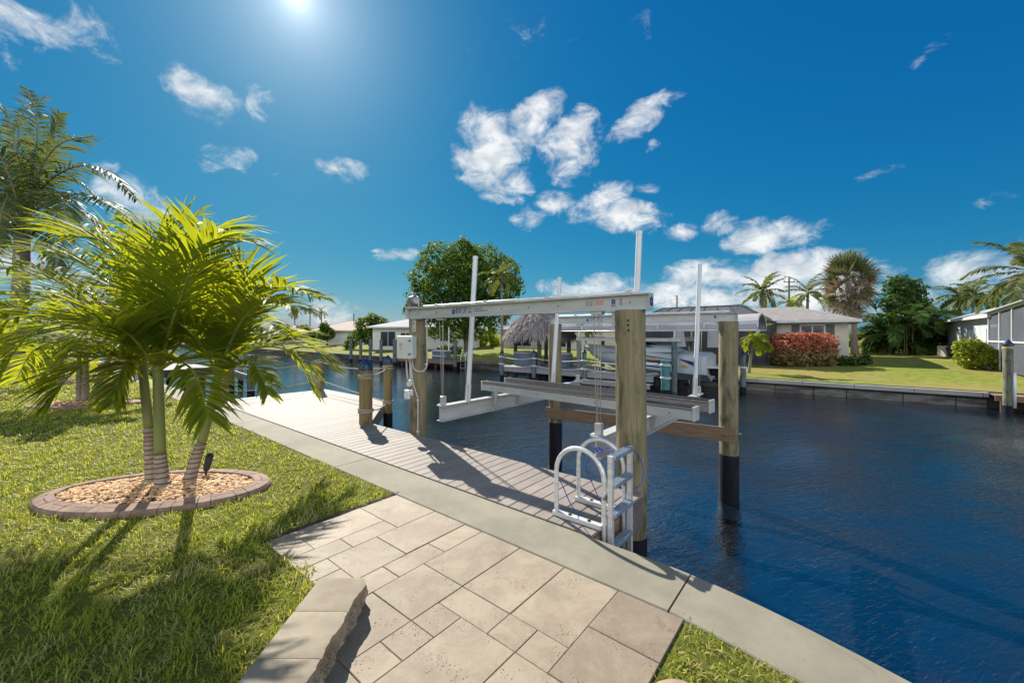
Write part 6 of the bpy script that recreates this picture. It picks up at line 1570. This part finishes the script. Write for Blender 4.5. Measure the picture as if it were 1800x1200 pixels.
def left_bank():
    # tall coconut palm, its visible fronds set out one by one
    Y = 18.2; b = G(24, 656, -.05); c = P(40, 385, Y); t = thing('coconut_palm', 'tall coconut palm at the left edge with fronds against the sky', 'palm tree', b)
    pts = catmull([b - Z * .1, P(34, 560, Y), P(38, 460, Y), c], 26); m = MB(); m.tube(pts, [.52 - .10 * i if i < 2 else .30 - .05 * i / 25 + (.012 if i % 2 else 0) for i in range(26)], 14); m.build('trunk', 'palm_bark', t, smooth=True)
    FR = [[(40, 385, 0), (36, 300, 0), (18, 220, -.3), (-10, 165, -.6)], [(40, 385, 0), (56, 300, .5), (66, 225, .9), (50, 160, 1.2)], [(40, 385, 0), (70, 300, -.2), (108, 252, -.4), (165, 240, -.6)], [(42, 385, 0), (85, 320, .3), (140, 292, .6), (195, 305, .8), (240, 350, .9)],
          [(42, 388, 0), (95, 350, -.3), (155, 342, -.7), (210, 365, -1), (245, 400, -1.1)], [(40, 388, 0), (80, 345, -.8), (110, 350, -1.5), (118, 420, -2)], [(38, 385, 0), (5, 320, 0), (-40, 290, .2), (-90, 320, .4)], [(38, 388, 0), (0, 350, -.6), (-40, 355, -1.2), (-75, 410, -1.6)],
          [(40, 390, 0), (20, 350, -1.0), (5, 365, -1.8), (-5, 430, -2.2)], [(40, 390, 0), (90, 370, .8), (150, 375, 1.6), (200, 420, 2.1)], [(38, 390, 0), (0, 370, .8), (-50, 390, 1.4), (-80, 450, 1.7)], [(40, 385, 0), (30, 290, 1), (40, 200, 1.8), (80, 170, 2.4)], [(40, 388, 0), (75, 330, 1.4), (120, 310, 2.4), (165, 340, 3.1)],
          [(40, 385, 0), (10, 290, -1), (-30, 230, -1.6), (-80, 210, -2.0)], [(40, 392, 0), (70, 385, -.8), (95, 420, -1.3), (100, 470, -1.5)], [(40, 392, 0), (10, 390, .3), (-20, 430, .5), (-30, 480, .6)], [(42, 386, 0), (75, 290, .3), (95, 230, .5), (105, 200, .55)]]
    for i, fr in enumerate(FR): add_frond(t, [P(x, y, Y + d) for x, y, d in fr], 1.1, 58, .078, 'coco', 'coco_stem', .05, seed=3000 + i, vee=-.05, fwd=.55, droop=.30, start=.14, jit=.2)
    m = MB(); rng = random.Random(5)
    for k in range(9): a = k * .7; m.ico(c + Vector((math.cos(a) * .42, math.sin(a) * .42, -.35 - .12 * (k % 3))), (.13, .13, .16), 2)
    m.build('coconuts', 'shrub', t, smooth=True)
    # trees and shrubs on our side, farther up the bank
    for i, (px, Y, h, r, lab, mat) in enumerate(((-10, 40, 3.2, 2.6, 'dark rounded tree behind the tall coconut palm trunk', 'tree'), (95, 52, 3.0, 2.4, 'dark rounded tree on the bank behind the second palm bed', 'tree'), (-75, 34, 2.6, 2.4, 'leafy tree beyond the left edge of the lawn', 'tree'), (60, 66, 3.6, 3.0, 'broad tree farthest up the near bank', 'tree'))):
        q = P(px, 600, Y); b = Vector((q.x, q.y, -.02)); tree('broad_tree', lab, b, h * .45, .16, [(b.x + x * r, b.y + y * r, h * .65 + z * r, r * .6, r * .6, r * .5) for x, y, z in ((-.6, 0, 0), (.6, .1, 0), (0, -.3, .35), (0, .4, .1), (.2, 0, .7))], 3600, .22, 60 + i, mat, fs=.8)
    for i, (px, py, lab) in enumerate(((75, 632, 'low dark shrub beside the coconut palm base'), (8, 634, 'shrub at the left edge behind the coconut palm base'))):
        b = G(px, py, -.02); shrub('shrub', lab, b, [(b.x + x, b.y, b.z + .6, 1.1, .8, .75) for x in (-.9, .6)], 1500, .16, 80 + i, 'shrub')
    # a shed-like house up the bank
    q = P(-60, 600, 70); house('bungalow', 'grey house up the near bank behind the left palms', (q.x - 6, q.y, -.02), (1, 0, 0), (0, 1, 0), 14, 9, 2.8, 1.5, .6, 'wall_grey', 'roof_grey', [(8, 9.5, .8, 2.1, False), (11, 12.5, .8, 2.1, False)], hip=4)
    # neighbour's dock and lift along our bank
    d = thing('timber_dock', 'neighbouring weathered dock along the near bank, behind the palms', 'dock', W(-26, 1, -.05)); m = MB()
    for k in range(60): m.sbox(-33 + k * .16, -33 + k * .16 + .15, .01, 3.2, -.06, -.01)
    m.build('decking', 'grey_lumber', d); m = MB(); m.sbox(-33, -23.4, 3.2, 3.25, -.4, -.01); m.sbox(-23.4, -23.35, .02, 3.2, -.4, -.01); m.build('fascia', 'dark_lumber', d)
    for x in (-32, -28, -24): m = MB(); m.cyl(W(x, 2.9), .14, -2.6, -.07, 8); m.build('pile', 'dark_lumber', d)
    for i, px in enumerate((397, 407, 423, 441)):
        q = TX(px, 5.2 if i % 2 else 6.6); cone_post('mooring_post', 'timber post of the neighbouring boat lift, %s from the left' % ('first', 'second', 'third', 'fourth')[i], q, .16 + .03 * (i == 3), Zat(624 if i == 3 else 640, q.y), 'far_pile' if i in (0, 3) else 'pile', 'posts of the neighbouring boat lift', cap=False)
    a, b = TX(395, 6.0), TX(443, 5.1); dd = b - a; m = MB(); m.obox(Vector((a.x, a.y, -.95)), dd, Vector((-dd.y, dd.x, 0)).normalized() * .1, Z * .3); tag(m.build('timber_brace', 'grey_lumber', loc=(a.x, a.y, -.9)), 'weathered crossbeam between the neighbouring boat lift posts', 'timber brace')
    for i, (px, py) in enumerate(((218, 667), (241, 667))):
        q = G(px, py); t = thing('dock_rail', 'short grey rail post at the neighbouring dock, %s of two' % ('left', 'right')[i], 'rail', q, 'rail posts at the neighbouring dock'); m = MB(); m.cyl(q, .09, -.02, .75, 10); m.build('post', 'grey_lumber', t); m = MB(); m.cyl(q, .11, .75, .8, 10); m.build('cap', 'pvc', t)
    a = G(60, 650, 0); m = MB(); m.obox(Vector((a.x, a.y, -.02)), (4.5, 1.5, 0), (-.3, 1.0, 0), (0, 0, .32)); tag(m.build('timber_platform', 'lumber', loc=a), 'low brown timber platform on the grass near the coconut palm', 'platform')
setting(); stone_wall()
for i in range(3): planting_bed(i)
spotlight(G(362, 836, .05), R(100), 'dark bullet spotlight among the pebbles of the nearest bed')
spotlight(G(191, 706, .05), R(100), 'dark bullet spotlight among the pebbles of the second bed', 1.5)
dock(); posts_and_ropes(); boat_lift(); control_box(); ladder()
near_palms(); bed_two_palms(); grass()
far_bank(); far_houses(); vegetation(); poles(); far_docks(); canopy_boat(); left_bank()
